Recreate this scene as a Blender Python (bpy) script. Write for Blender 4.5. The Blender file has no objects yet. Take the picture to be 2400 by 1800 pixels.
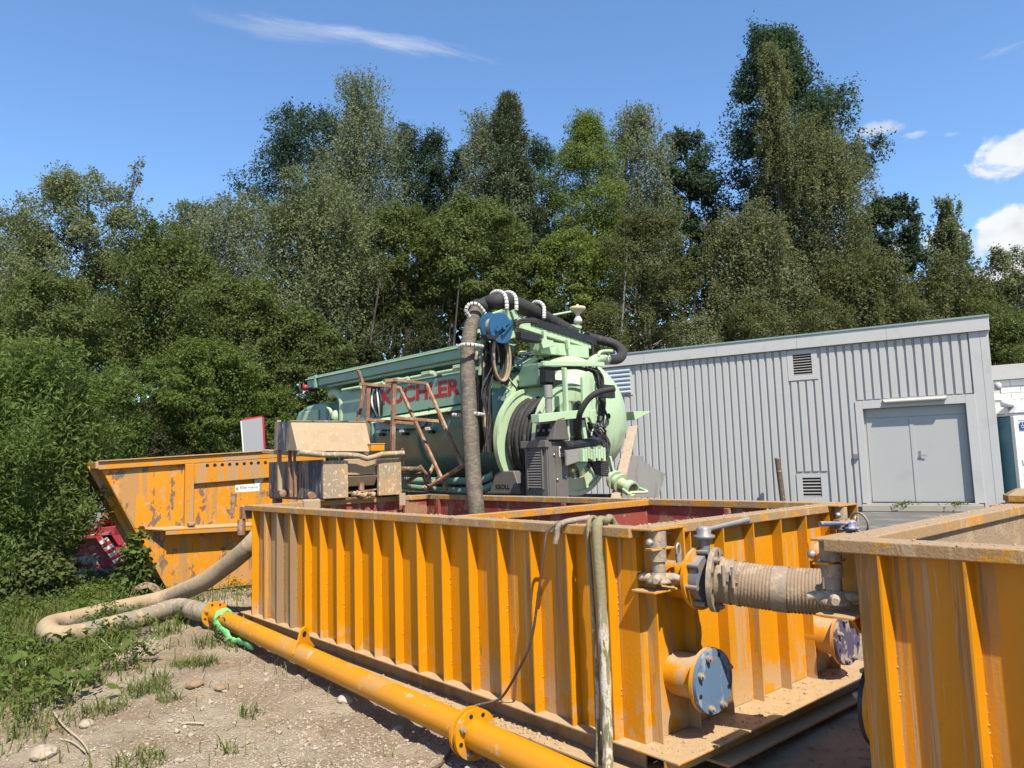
import bpy, math, random
import numpy as np
from mathutils import Vector, Matrix

# ------------------------------------------------------------------ camera, sky, sun, exposure
scene = bpy.context.scene
COL = scene.collection
R_ = math.radians
FPX, PITCH, ROLL, EYE = 1745.2, 0.1057, -0.0312, 1.75      # focal length in pixels of the 2400 px wide photograph
cp, sp_, cr, sr = math.cos(PITCH), math.sin(PITCH), math.cos(ROLL), math.sin(ROLL)
CF = np.array([0, cp, sp_]); _u = np.array([0, -sp_, cp]); _r = np.array([1.0, 0, 0])
CR = cr * _r + sr * _u; CU = -sr * _r + cr * _u; CO = np.array([0, 0, EYE])
cam_d = bpy.data.cameras.new('camera'); cam = bpy.data.objects.new('camera', cam_d); COL.objects.link(cam)
cam.matrix_world = Matrix(((CR[0], CU[0], -CF[0], 0), (CR[1], CU[1], -CF[1], 0), (CR[2], CU[2], -CF[2], EYE), (0, 0, 0, 1)))
cam_d.sensor_width = 36; cam_d.lens = FPX / 2400 * 36; cam_d.clip_start = .05; cam_d.clip_end = 2000
scene.camera = cam
SUN_AZ = np.array([.36, -.933]); SUN_EL = R_(53.5)
SUN = np.array([SUN_AZ[0] * math.cos(SUN_EL), SUN_AZ[1] * math.cos(SUN_EL), math.sin(SUN_EL)])
sun_d = bpy.data.lights.new('sun', 'SUN'); sun_d.energy = 5.0; sun_d.angle = R_(.5); sun_d.color = (1, .935, .81)
sun = bpy.data.objects.new('sun', sun_d); COL.objects.link(sun)
sun.rotation_euler = Vector(SUN).to_track_quat('Z', 'Y').to_euler()
scene.view_settings.view_transform = 'Standard'; scene.view_settings.look = 'None'
scene.view_settings.exposure = 1.0; scene.view_settings.gamma = 1; scene.view_settings.use_curve_mapping = False
scene.cycles.max_bounces = 5; scene.cycles.diffuse_bounces = 2; scene.cycles.transparent_max_bounces = 8
SKY_STRENGTH = .12

def ray(px, py):
    return CF + (px - 1200) / FPX * CR - (py - 900) / FPX * CU

def at(px, py, depth):                       # point at this pixel of the photograph, depth metres along y
    d = ray(px, py); return CO + d * (depth / d[1])

def onz(px, py, z=0.0):
    d = ray(px, py); return CO + d * ((z - EYE) / d[2])

class Frame:                                 # a thing's own axes: origin on the ground, turned about z
    def __init__(s, ox, oy, yaw, oz=0.0):
        s.o = np.array([ox, oy, oz]); s.yaw = yaw
        s.x = np.array([math.cos(yaw), math.sin(yaw), 0]); s.y = np.array([-math.sin(yaw), math.cos(yaw), 0]); s.z = np.array([0, 0, 1.0])
    def w(s, x, y, z=0): return s.o + s.x * x + s.y * y + s.z * z
    def l(s, P): d = np.asarray(P) - s.o; return np.array([d @ s.x, d @ s.y, d @ s.z])
    def pl(s, px, py, ax, v):                # pixel ray meets the local plane ax = v
        n = {'x': s.x, 'y': s.y, 'z': s.z}[ax]; d = ray(px, py)
        t = (v - (CO - s.o) @ n) / (d @ n); return s.l(CO + d * t)

# ------------------------------------------------------------------ node helpers
class NT:
    def __init__(s, tree): s.t = tree; s.n = tree.nodes; s.n.clear()
    def add(s, typ, **kw):
        nd = s.n.new(typ); ins = kw.pop('ins', {})
        for k, v in kw.items(): setattr(nd, k, v)
        for k, v in ins.items():
            if isinstance(v, bpy.types.NodeSocket): s.t.links.new(v, nd.inputs[k])
            else: nd.inputs[k].default_value = v
        return nd
    def math(s, op, a, b=0.0, c=0.0, clamp=False):
        nd = s.add('ShaderNodeMath', operation=op, use_clamp=clamp, ins={0: a, 1: b, 2: c}); return nd.outputs[0]
    def vmath(s, op, a, b):
        nd = s.add('ShaderNodeVectorMath', operation=op, ins={0: a, 1: b}); return nd.outputs['Value'] if op == 'DOT_PRODUCT' else nd.outputs[0]
    def step(s, x, lo, hi):
        nd = s.add('ShaderNodeMapRange', interpolation_type='SMOOTHSTEP', ins={0: x, 1: lo, 2: hi, 3: 0.0, 4: 1.0}); return nd.outputs[0]
    def noise(s, vec, scale, detail=4.0, rough=.55, dist=0.0):
        nd = s.add('ShaderNodeTexNoise', ins={'Vector': vec, 'Scale': scale, 'Detail': detail, 'Roughness': rough, 'Distortion': dist}); return nd.outputs[0]
    def mix(s, f, a, b):
        nd = s.add('ShaderNodeMix', data_type='RGBA'); 
        for k, v in ((0, f), (6, a), (7, b)):
            if isinstance(v, bpy.types.NodeSocket): s.t.links.new(v, nd.inputs[k])
            else: nd.inputs[k].default_value = v if not isinstance(v, tuple) else (*v, 1)[:4]
        return nd.outputs[2]

# ------------------------------------------------------------------ the sky with its clouds
world = bpy.data.worlds.new('World'); scene.world = world; world.use_nodes = True
w = NT(world.node_tree)
sky = w.add('ShaderNodeTexSky', sky_type='NISHITA', sun_disc=False)
sky.sun_elevation = SUN_EL; sky.sun_rotation = math.atan2(SUN_AZ[0], SUN_AZ[1]); sky.altitude = 250; sky.air_density = 1.0; sky.dust_density = .15; sky.ozone_density = 4.0
tc = w.add('ShaderNodeTexCoord'); dirv = tc.outputs['Generated']
skycol = sky.outputs[0]
hue = w.add('ShaderNodeHueSaturation', ins={'Color': skycol, 'Saturation': 1.08, 'Value': 1.0}); skycol = hue.outputs[0]
def cloud(px, py, hw, hh, tilt, nscale, stretch, lo, hi, amount, col, rough=.6, flat=0.0):
    """one cloud about a direction of the sky: ellipse mask broken up by noise"""
    global skycol
    d0 = ray(px, py); d0 = d0 / np.linalg.norm(d0)
    c, s_ = math.cos(tilt), math.sin(tilt)
    rx = np.cross(d0, [0, 0, 1.0]); rx /= np.linalg.norm(rx); ry = np.cross(rx, d0)
    ax = c * rx + s_ * ry; ay = -s_ * rx + c * ry
    dd = w.math('MAXIMUM', w.vmath('DOT_PRODUCT', dirv, tuple(d0)), .05)
    u = w.math('DIVIDE', w.vmath('DOT_PRODUCT', dirv, tuple(ax)), dd); v = w.math('DIVIDE', w.vmath('DOT_PRODUCT', dirv, tuple(ay)), dd)
    uu = w.math('DIVIDE', u, hw / FPX); vv = w.math('DIVIDE', v, hh / FPX)
    if flat: vv = w.math('MULTIPLY', vv, w.math('SUBTRACT', 1.0, w.math('MULTIPLY', w.math('LESS_THAN', vv, 0.0), -flat)))
    r2 = w.math('ADD', w.math('MULTIPLY', uu, uu), w.math('MULTIPLY', vv, vv))
    vec = w.add('ShaderNodeCombineXYZ', ins={0: w.math('DIVIDE', u, stretch), 1: v, 2: px * .01}).outputs[0]
    nz = w.noise(vec, nscale, 10.0, rough, .5)
    val = w.math('ADD', w.math('SUBTRACT', 1.0, w.math('SQRT', r2)), w.math('MULTIPLY', w.math('SUBTRACT', nz, .5), 2.2))
    front = w.math('GREATER_THAN', w.vmath('DOT_PRODUCT', dirv, tuple(d0)), .3)
    fac = w.math('MULTIPLY', w.math('MULTIPLY', w.step(val, lo, hi), amount), front)
    n2 = w.noise(vec, nscale * .8, 4.0, .5)
    shade = w.mix(w.step(w.math('ADD', n2, w.math('MULTIPLY', vv, .12)), .35, .6), tuple(x * .80 for x in col), col)
    skycol = w.mix(fac, skycol, shade)
CW = (3.95, 4.05, 4.2)
cloud(880, 95, 330, 30, -.11, 40, 6.0, .25, 1.3, .55, CW, .72)
cloud(640, 70, 260, 40, -.06, 30, 7.0, .3, 1.4, .32, CW, .75)
cloud(2060, 305, 80, 26, .05, 30, 1.8, .2, .8, .62, CW)
cloud(2145, 318, 28, 10, .0, 50, 1.5, .3, .9, .35, CW)
cloud(2230, 315, 30, 10, -.2, 50, 1.5, .4, 1., .25, CW)
cloud(2372, 362, 115, 48, .12, 26, 1.4, .2, .62, .95, CW, .62)
cloud(2375, 545, 85, 65, .1, 24, 1.2, .2, .55, 1.0, CW, .6)
cloud(2420, 640, 190, 60, .1, 24, 1.2, .2, .55, 1.0, CW, .6)
cloud(2215, 560, 60, 40, .1, 26, 1.2, .2, .6, .95, CW, .6)
cloud(2080, 590, 70, 40, .1, 26, 1.2, .2, .6, .9, CW, .6)
cloud(2360, 113, 80, 16, .1, 40, 4.0, .3, 1.3, .3, CW, .72)
cloud(20, 650, 140, 60, 0, 22, 1.4, .2, .7, .8, CW)
cloud(-500, 560, 400, 90, 0, 12, 1.6, .2, .7, .8, CW)
cloud(3300, 500, 500, 120, 0, 12, 1.6, .2, .7, .9, CW)
bg = w.add('ShaderNodeBackground', ins={'Color': skycol, 'Strength': SKY_STRENGTH})
w.add('ShaderNodeOutputWorld', ins={'Surface': bg.outputs[0]})

# ------------------------------------------------------------------ materials
MATS = {}
ALB = .69                                      # overall reflectance level that goes with the exposure above
def hexc(r, g, b):                            # sRGB 0-255 to linear
    f = lambda v: (v / 255 / 12.92) if v / 255 <= .04045 else ((v / 255 + .055) / 1.055) ** 2.4
    return (f(r), f(g), f(b))
def mat(name, base, rough=.6, metal=0.0, layers=(), bump=0.0, bscale=40.0, var=.12, top=None, spec=.4):
    """layers: (colour, noise scale (x,y,z), detail, lo, hi, opacity[, z0, z1]); top: (colour, lo, hi, opacity) dust on faces that look up"""
    sc_ = lambda q: tuple(x * ALB for x in q)
    base = sc_(base); layers = [(sc_(L[0]), *L[1:]) for L in layers]; top = top and (sc_(top[0]), *top[1:])
    m = bpy.data.materials.new(name); m.use_nodes = True; t = NT(m.node_tree)
    geo = t.add('ShaderNodeNewGeometry'); pos = geo.outputs['Position']
    n0 = t.noise(pos, 1.7, 5.0, .6)
    c = t.mix(n0, tuple(x * (1 - var) for x in base), tuple(min(1, x * (1 + var)) for x in base))
    rsock = rough
    for L in layers:
        col, sc, det, lo, hi, op = L[:6]
        mp = t.add('ShaderNodeMapping', ins={'Vector': pos, 'Scale': sc, 'Location': (sum(map(ord, name)) % 97 * .37, len(name) * 1.3, .2)}).outputs[0]
        f = t.step(t.noise(mp, 1.0, det + 2, .66, .25), lo + .3 * (hi - lo), hi - .3 * (hi - lo))   # crisp-edged stains
        if len(L) > 6:
            z = t.add('ShaderNodeSeparateXYZ', ins={0: pos}).outputs[2]
            zz = t.math('ADD', z, t.math('MULTIPLY', t.math('SUBTRACT', n0, .5), .25 * abs(L[7] - L[6])))
            f = t.math('MULTIPLY', f, t.step(zz, L[6], L[7]))
        c = t.mix(t.math('MULTIPLY', f, op), c, col)
    if top:
        nz = t.add('ShaderNodeSeparateXYZ', ins={0: geo.outputs['Normal']}).outputs[2]
        nn = t.noise(pos, 9.0, 6.0, .65)
        f = t.step(t.math('ADD', nz, t.math('MULTIPLY', t.math('SUBTRACT', nn, .5), .7)), top[1], top[2])
        tcol = t.mix(t.noise(pos, 30.0, 4.0, .7), tuple(x * .72 for x in top[0]), tuple(x * 1.2 for x in top[0]))
        c = t.mix(t.math('MULTIPLY', f, top[3]), c, tcol)
    rn = t.math('ADD', t.math('MULTIPLY', t.math('SUBTRACT', t.noise(pos, 6.0, 5.0, .6), .5), .25), rough, clamp=True)
    b = t.add('ShaderNodeBsdfPrincipled', ins={'Base Color': c, 'Roughness': rn, 'Metallic': metal, 'Specular IOR Level': spec})
    if bump:
        bp = t.add('ShaderNodeBump', ins={'Height': t.noise(pos, bscale, 6.0, .65), 'Strength': bump, 'Distance': .02})
        t.t.links.new(bp.outputs[0], b.inputs['Normal'])
    t.add('ShaderNodeOutputMaterial', ins={'Surface': b.outputs[0]})
    MATS[name] = m; return m

MUD = (.36, .228, .115); MUDL = (.51, .355, .20); MUDD = (.16, .10, .06)
YEL = (.69, .262, .0)
mat('yellow', YEL, .42, layers=[(MUD, (9, 9, .4), 5, .60, .72, .45), (MUDD, (45, 45, 20), 3, .70, .74, .6), ((.50, .26, .05), (14, 14, 1.0), 4, .62, .75, .35), (MUDL, (6, 6, 5), 6, .45, .62, .75, .38, .14), (MUDD, (30, 30, 6), 3, .66, .72, .5)], bump=.06, bscale=60, top=(MUDL, .55, .8, .9))
mat('yellow_streak', YEL, .5, layers=[(MUD, (7, 7, .35), 5, .50, .62, .55), ((.50, .37, .23), (24, 24, .5), 4, .57, .63, .65), ((.24, .16, .09), (13, 13, .45), 5, .52, .60, .75, .5, 1.1), (MUDL, (5, 5, 4), 6, .45, .6, .8, .5, .15), (MUDD, (26, 26, 5), 3, .64, .7, .5)], bump=.1, bscale=50, top=(MUDL, .5, .8, .95))
mat('yellow_muddy', YEL, .6, layers=[(MUD, (4, 4, .4), 5, .38, .52, .85), (MUDL, (9, 9, .7), 5, .5, .66, .6), (MUDL, (5, 5, 4), 6, .4, .55, .85, .6, .15), (MUDD, (26, 26, 5), 3, .62, .7, .5)], bump=.15, bscale=50, top=(MUDL, .5, .8, .95))
mat('yellow_end', (.69, .27, .002), .5, layers=[(MUDL, (8, 8, .5), 5, .50, .63, .7), (MUD, (9, 9, 1.2), 5, .55, .62, .65), (MUDL, (5, 5, 4), 6, .4, .55, .85, .55, .15), (MUD, (18, 18, 7), 3, .64, .70, .7)], bump=.1, bscale=50, top=(MUDL, .5, .8, .95))
mat('rib_brown', (.30, .19, .10), .75, layers=[(YEL, (10, 10, .35), 4, .56, .62, .9), (MUDD, (12, 12, 2), 4, .55, .7, .5)], bump=.15, top=(MUDL, .5, .8, .9))
mat('rim_mud', (.54, .25, .03), .8, layers=[(MUD, (5, 5, 5), 6, .42, .54, .9), (MUDL, (11, 11, 3), 5, .52, .66, .7), (MUDD, (40, 40, 12), 4, .6, .7, .6)], bump=.35, bscale=55, top=((.40, .28, .17), .35, .7, .97))
mat('rim_orange', (.60, .23, .006), .7, layers=[(MUD, (7, 7, 7), 6, .5, .6, .85), (MUDD, (40, 40, 20), 4, .58, .66, .7)], bump=.3, bscale=55, top=((.42, .27, .13), .6, .95, .8))
mat('red_oxide', (.30, .055, .04), .75, layers=[(MUD, (3, 3, 2), 5, .48, .62, .75), (MUDL, (20, 20, 14), 4, .6, .68, .6), ((.40, .16, .13), (30, 30, 6), 4, .58, .7, .5)], bump=.15, top=(MUD, .5, .8, .9))
mat('mud_wall', (.36, .25, .15), .95, layers=[(MUDD, (28, 28, 28), 5, .55, .68, .6), (MUDL, (6, 6, 6), 4, .5, .6, .6)], bump=.6, bscale=70)
mat('sludge', (.20, .14, .09), .35, bump=.1, bscale=8)
mat('hose_mud', (.34, .25, .16), .85, layers=[(MUDD, (16, 16, 16), 5, .54, .68, .55), ((.45, .345, .23), (5, 5, 5), 6, .5, .62, .7), ((.20, .15, .10), (3, 3, 3), 6, .54, .66, .5)], bump=.25, bscale=45, top=(MUDL, .2, .9, .6))
mat('hose_grey', (.30, .25, .18), .8, layers=[((.10, .11, .12), (9, 9, 9), 4, .56, .64, .75), (MUDL, (4, 4, 4), 5, .46, .6, .8)], bump=.3, bscale=50)
mat('layflat', (.27, .23, .12), .85, layers=[((.13, .14, .06), (18, 18, 4), 4, .5, .65, .6), ((.62, .55, .44), (26, 26, 7), 6, .44, .56, .95, 1.0, .7)], bump=.4, bscale=40)
mat('grey_steel', (.42, .39, .35), .5, .6, layers=[(MUD, (14, 14, 14), 4, .48, .62, .7)], bump=.1, top=(MUDL, .4, .8, .8))
mat('corrugated', (.30, .21, .135), .85, layers=[((.42, .32, .22), (6, 6, 6), 5, .5, .64, .7), ((.12, .09, .06), (18, 18, 18), 4, .58, .68, .5)], bump=.3, bscale=50)
mat('steel_mud', (.33, .265, .20), .75, .1, layers=[(MUDL, (18, 18, 18), 5, .5, .62, .8), (MUDD, (30, 30, 30), 4, .58, .66, .7)], bump=.3)
mat('blue_cover', (.115, .19, .30), .5, layers=[((.38, .42, .46), (7, 7, 2), 5, .52, .62, .7), (MUD, (26, 26, 26), 4, .60, .66, .8)], bump=.08)
mat('purple_cover', (.10, .08, .15), .5, layers=[((.42, .35, .28), (14, 14, 8), 5, .48, .56, .9)], bump=.1)
mat('blue_valve', (.08, .14, .30), .5, layers=[(MUDL, (18, 18, 18), 4, .5, .58, .75)], top=(MUDL, .4, .8, .8))
mat('grey_valve', (.20, .22, .25), .5, .2, layers=[(MUD, (18, 18, 18), 4, .5, .6, .7)], top=((.42, .36, .30), .4, .8, .8))
mat('pipe_yellow', (.70, .27, .003), .42, layers=[((.48, .29, .12), (2.2, 2.2, 2.2), 6, .5, .62, .6), ((.62, .44, .26), (7, 7, 7), 6, .58, .68, .75), ((.85, .80, .70), (12, 12, 12), 4, .7, .74, .8), (MUD, (5, 5, 5), 4, .45, .6, .6, .14, .04)], bump=.08, bscale=50)
mat('strap_green', (.20, .62, .19), .7, layers=[((.35, .80, .35), (60, 60, 60), 3, .5, .6, .6)], bump=.3, bscale=90)
mat('black_rubber', (.030, .028, .026), .75, layers=[((.13, .11, .085), (14, 14, 14), 4, .52, .7, .5)])
mat('cable', (.12, .075, .05), .7, layers=[((.30, .22, .15), (12, 12, 12), 4, .55, .65, .6)])
mat('skip_yellow', (.70, .265, .002), .5, layers=[((.40, .23, .10), (3, 3, .35), 5, .48, .60, .75), ((.15, .115, .10), (5.0, 5.0, 3.0), 6, .565, .585, .9), ((.16, .12, .10), (16, 16, 5), 4, .62, .64, .8), ((.50, .33, .19), (8, 8, 6), 5, .56, .62, .6), ((.45, .27, .12), (2.5, 2.5, 2.5), 5, .42, .6, .75, .6, .1), (MUD, (12, 12, .6), 4, .56, .66, .5)], bump=.12, top=(MUDL, .5, .8, .9))
mat('skip_rail', (.62, .24, .006), .6, layers=[((.42, .27, .14), (5, 5, .8), 5, .46, .56, .85), (MUDD, (20, 20, 6), 4, .62, .68, .6)], bump=.12, top=(MUDL, .5, .8, .9))
mat('hopper_blue', (.055, .065, .10), .65, layers=[((.30, .235, .17), (5, 5, .7), 6, .40, .54, .92), ((.45, .43, .40), (16, 16, 5), 5, .57, .64, .85)], bump=.15, top=(MUDL, .4, .8, .9))
mat('hopper_tan', (.44, .315, .19), .9, layers=[((.40, .27, .16), (7, 7, 3), 5, .5, .62, .6), ((.68, .56, .42), (22, 22, 12), 4, .6, .66, .6)], bump=.25, bscale=60)
mat('hopper_rust', (.46, .30, .16), .9, layers=[((.34, .27, .18), (3, 3, 3), 5, .44, .52, .85), ((.70, .58, .42), (24, 24, 20), 4, .56, .6, .8), ((.50, .22, .08), (8, 8, 1), 4, .58, .66, .7)], bump=.35, bscale=50)
mat('rust', (.26, .13, .075), .85, layers=[((.42, .27, .17), (9, 9, 6), 5, .48, .6, .8), ((.12, .06, .045), (20, 20, 20), 4, .58, .66, .6)], bump=.25, top=(MUDL, .5, .9, .6))
mat('rust_scrap', (.24, .14, .09), .85, layers=[((.48, .36, .22), (8, 8, 8), 5, .46, .56, .85)], bump=.3)
TG = (.225, .375, .275)
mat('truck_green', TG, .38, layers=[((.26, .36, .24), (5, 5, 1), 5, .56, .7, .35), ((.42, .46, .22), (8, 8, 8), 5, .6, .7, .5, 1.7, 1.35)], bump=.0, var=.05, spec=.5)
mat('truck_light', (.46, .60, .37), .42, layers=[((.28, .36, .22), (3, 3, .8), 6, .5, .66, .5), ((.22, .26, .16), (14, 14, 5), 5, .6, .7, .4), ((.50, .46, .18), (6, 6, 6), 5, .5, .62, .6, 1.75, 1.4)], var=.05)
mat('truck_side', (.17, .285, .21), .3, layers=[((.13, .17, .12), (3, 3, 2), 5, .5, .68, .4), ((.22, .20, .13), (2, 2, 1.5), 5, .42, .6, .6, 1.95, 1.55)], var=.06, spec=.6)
mat('truck_red', (.42, .02, .025), .5, var=.04)
mat('dark_metal', (.03, .031, .032), .5, .3, layers=[((.10, .09, .075), (10, 10, 10), 4, .5, .7, .5)])
mat('chrome', (.5, .5, .48), .3, .8, layers=[((.12, .11, .10), (30, 30, 30), 4, .5, .6, .6)])
mat('blue_reel', (.022, .10, .205), .4, var=.05)
mat('white_plastic', (.66, .64, .59), .45, layers=[((.55, .5, .42), (15, 15, 15), 4, .56, .66, .5)])
mat('beacon', (.72, .55, .34), .5)
mat('suction_brown', (.115, .09, .065), .7, layers=[((.22, .175, .12), (14, 14, 40), 4, .46, .6, .7), ((.05, .045, .04), (5, 5, 5), 4, .54, .66, .7)], bump=.5, bscale=60)
mat('heater_grey', (.155, .138, .124), .5, .1, layers=[((.19, .17, .14), (6, 6, 2), 5, .5, .65, .5)], var=.06, top=((.30, .26, .21), .5, .9, .7))
mat('heater_slat', (.22, .20, .185), .5, .1, layers=[((.24, .21, .18), (6, 6, 2), 5, .5, .65, .5)])
mat('panel_grey', (.27, .26, .235), .7, layers=[((.17, .16, .13), (6, 6, 2), 5, .5, .64, .5)])
mat('plank', (.44, .34, .25), .85, layers=[((.28, .20, .14), (24, 24, 1.5), 4, .5, .64, .6)], bump=.2)
mat('sticker', (.80, .80, .76), .5, var=.03)
mat('ink', (.03, .035, .03), .6); mat('ink_grey', (.35, .36, .34), .6); mat('ink_red', (.55, .05, .05), .6); mat('hole', (.012, .009, .007), .9)
CG = (.50, .49, .47)
mat('clad', CG, .5, layers=[((.41, .40, .38), (3, 3, .25), 5, .5, .7, .3), ((.50, .44, .36), (5, 5, 1.5), 5, .5, .66, .5, 1.0, .1)], var=.03)
mat('clad_trim', (.52, .51, .49), .5, layers=[((.42, .42, .42), (1.5, 1.5, 1), 4, .52, .7, .4)], var=.03)
mat('door_grey', (.455, .45, .435), .45, layers=[((.40, .40, .40), (1.2, 1.2, 1.2), 5, .5, .66, .5), ((.2, .17, .14), (25, 25, 25), 3, .74, .76, .7, .9, .2)], var=.03)
mat('board_grey', (.33, .335, .35), .5)
mat('roof_green', (.25, .33, .33), .5)
mat('louvre_dark', (.035, .033, .03), .7); mat('louvre', (.30, .29, .27), .5, layers=[((.45, .36, .24), (9, 9, 9), 4, .5, .62, .6)])
mat('louvre_blue', (.46, .53, .60), .4); mat('lamp_tube', (.56, .53, .49), .5)
mat('brick_white', (.80, .80, .78), .7, layers=[((.66, .65, .62), (6, 6, 6), 4, .5, .66, .4)], bump=.08); mat('mortar', (.62, .61, .59), .9)
mat('toilet_white', (.80, .80, .80), .4, var=.03); mat('toilet_teal', (.10, .25, .33), .35, var=.06); mat('sign_blue', (.03, .06, .25), .5, var=.03)
mat('red_machine', (.33, .03, .04), .55, layers=[((.45, .28, .22), (6, 6, 6), 5, .52, .64, .6)]); mat('stripe_red', (.52, .015, .02), .45); mat('stripe_white', (.74, .73, .70), .45)
mat('concrete', (.42, .38, .31), .9, layers=[((.40, .36, .31), (4, 4, 4), 5, .5, .62, .6)], bump=.3)
mat('clod', (.31, .205, .12), .95, bump=.5, bscale=30)
mat('asphalt', (.13, .125, .115), .95, layers=[((.26, .23, .18), (1.2, 1.2, 1.2), 5, .46, .62, .7)], bump=.3)
mat('stone', (.40, .32, .235), .95, layers=[((.52, .45, .36), (5, 5, 5), 4, .52, .62, .6), ((.25, .18, .13), (9, 9, 9), 4, .56, .66, .5)], bump=.4)
mat('crumb', (.46, .32, .18), .95, layers=[((.36, .24, .13), (9, 9, 9), 4, .5, .6, .7)], bump=.4)
mat('dry_stem', (.46, .38, .26), .9)
mat('bark', (.055, .046, .038), .95, layers=[((.20, .17, .13), (9, 9, 2), 5, .5, .62, .7)], bump=.5)
mat('bark_pale', (.19, .18, .155), .9, layers=[((.05, .045, .04), (8, 8, 14), 4, .58, .64, .9)], bump=.3)

def leafmat(name, c, var=.35, trans=.38, gloss=.0, hue=.0):
    c = tuple(x * .80 for x in c)
    m = bpy.data.materials.new(name); m.use_nodes = True; t = NT(m.node_tree)
    geo = t.add('ShaderNodeNewGeometry'); rnd = geo.outputs['Random Per Island']
    big = t.noise(geo.outputs['Position'], .8, 4.0, .6)
    f = t.math('ADD', t.math('MULTIPLY', rnd, .65), t.math('MULTIPLY', big, .35))
    dark = tuple(x * (1 - var) for x in c); lite = (c[0] * (1 + var + hue), c[1] * (1 + var * .8), c[2] * (1 + var * .5))
    col = t.mix(f, dark, lite)
    p = t.add('ShaderNodeBsdfPrincipled', ins={'Base Color': col, 'Roughness': .6, 'Specular IOR Level': .16 + gloss * .5})
    tr = t.add('ShaderNodeBsdfTranslucent', ins={'Color': t.mix(.5, col, (c[0] * 1.5, c[1] * 1.6, c[2] * .5))})
    mx = t.add('ShaderNodeMixShader', ins={0: trans, 1: p.outputs[0], 2: tr.outputs[0]})
    t.add('ShaderNodeOutputMaterial', ins={'Surface': mx.outputs[0]})
    MATS[name] = m
leafmat('leaf_mid', (.105, .138, .042)); leafmat('leaf_grey', (.155, .185, .095), gloss=.1); leafmat('leaf_silver', (.17, .20, .13), var=.3, gloss=.1)
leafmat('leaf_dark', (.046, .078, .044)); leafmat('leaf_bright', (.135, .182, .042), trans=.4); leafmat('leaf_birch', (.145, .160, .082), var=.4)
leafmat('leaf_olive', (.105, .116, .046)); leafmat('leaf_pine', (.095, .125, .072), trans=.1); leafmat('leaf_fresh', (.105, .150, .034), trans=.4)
leafmat('leaf_young', (.125, .180, .048), trans=.45); leafmat('leaf_shade', (.050, .064, .024)); leafmat('grass_blade', (.130, .172, .046), trans=.35, hue=.15); leafmat('grass_dry', (.20, .19, .075), trans=.25)

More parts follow.
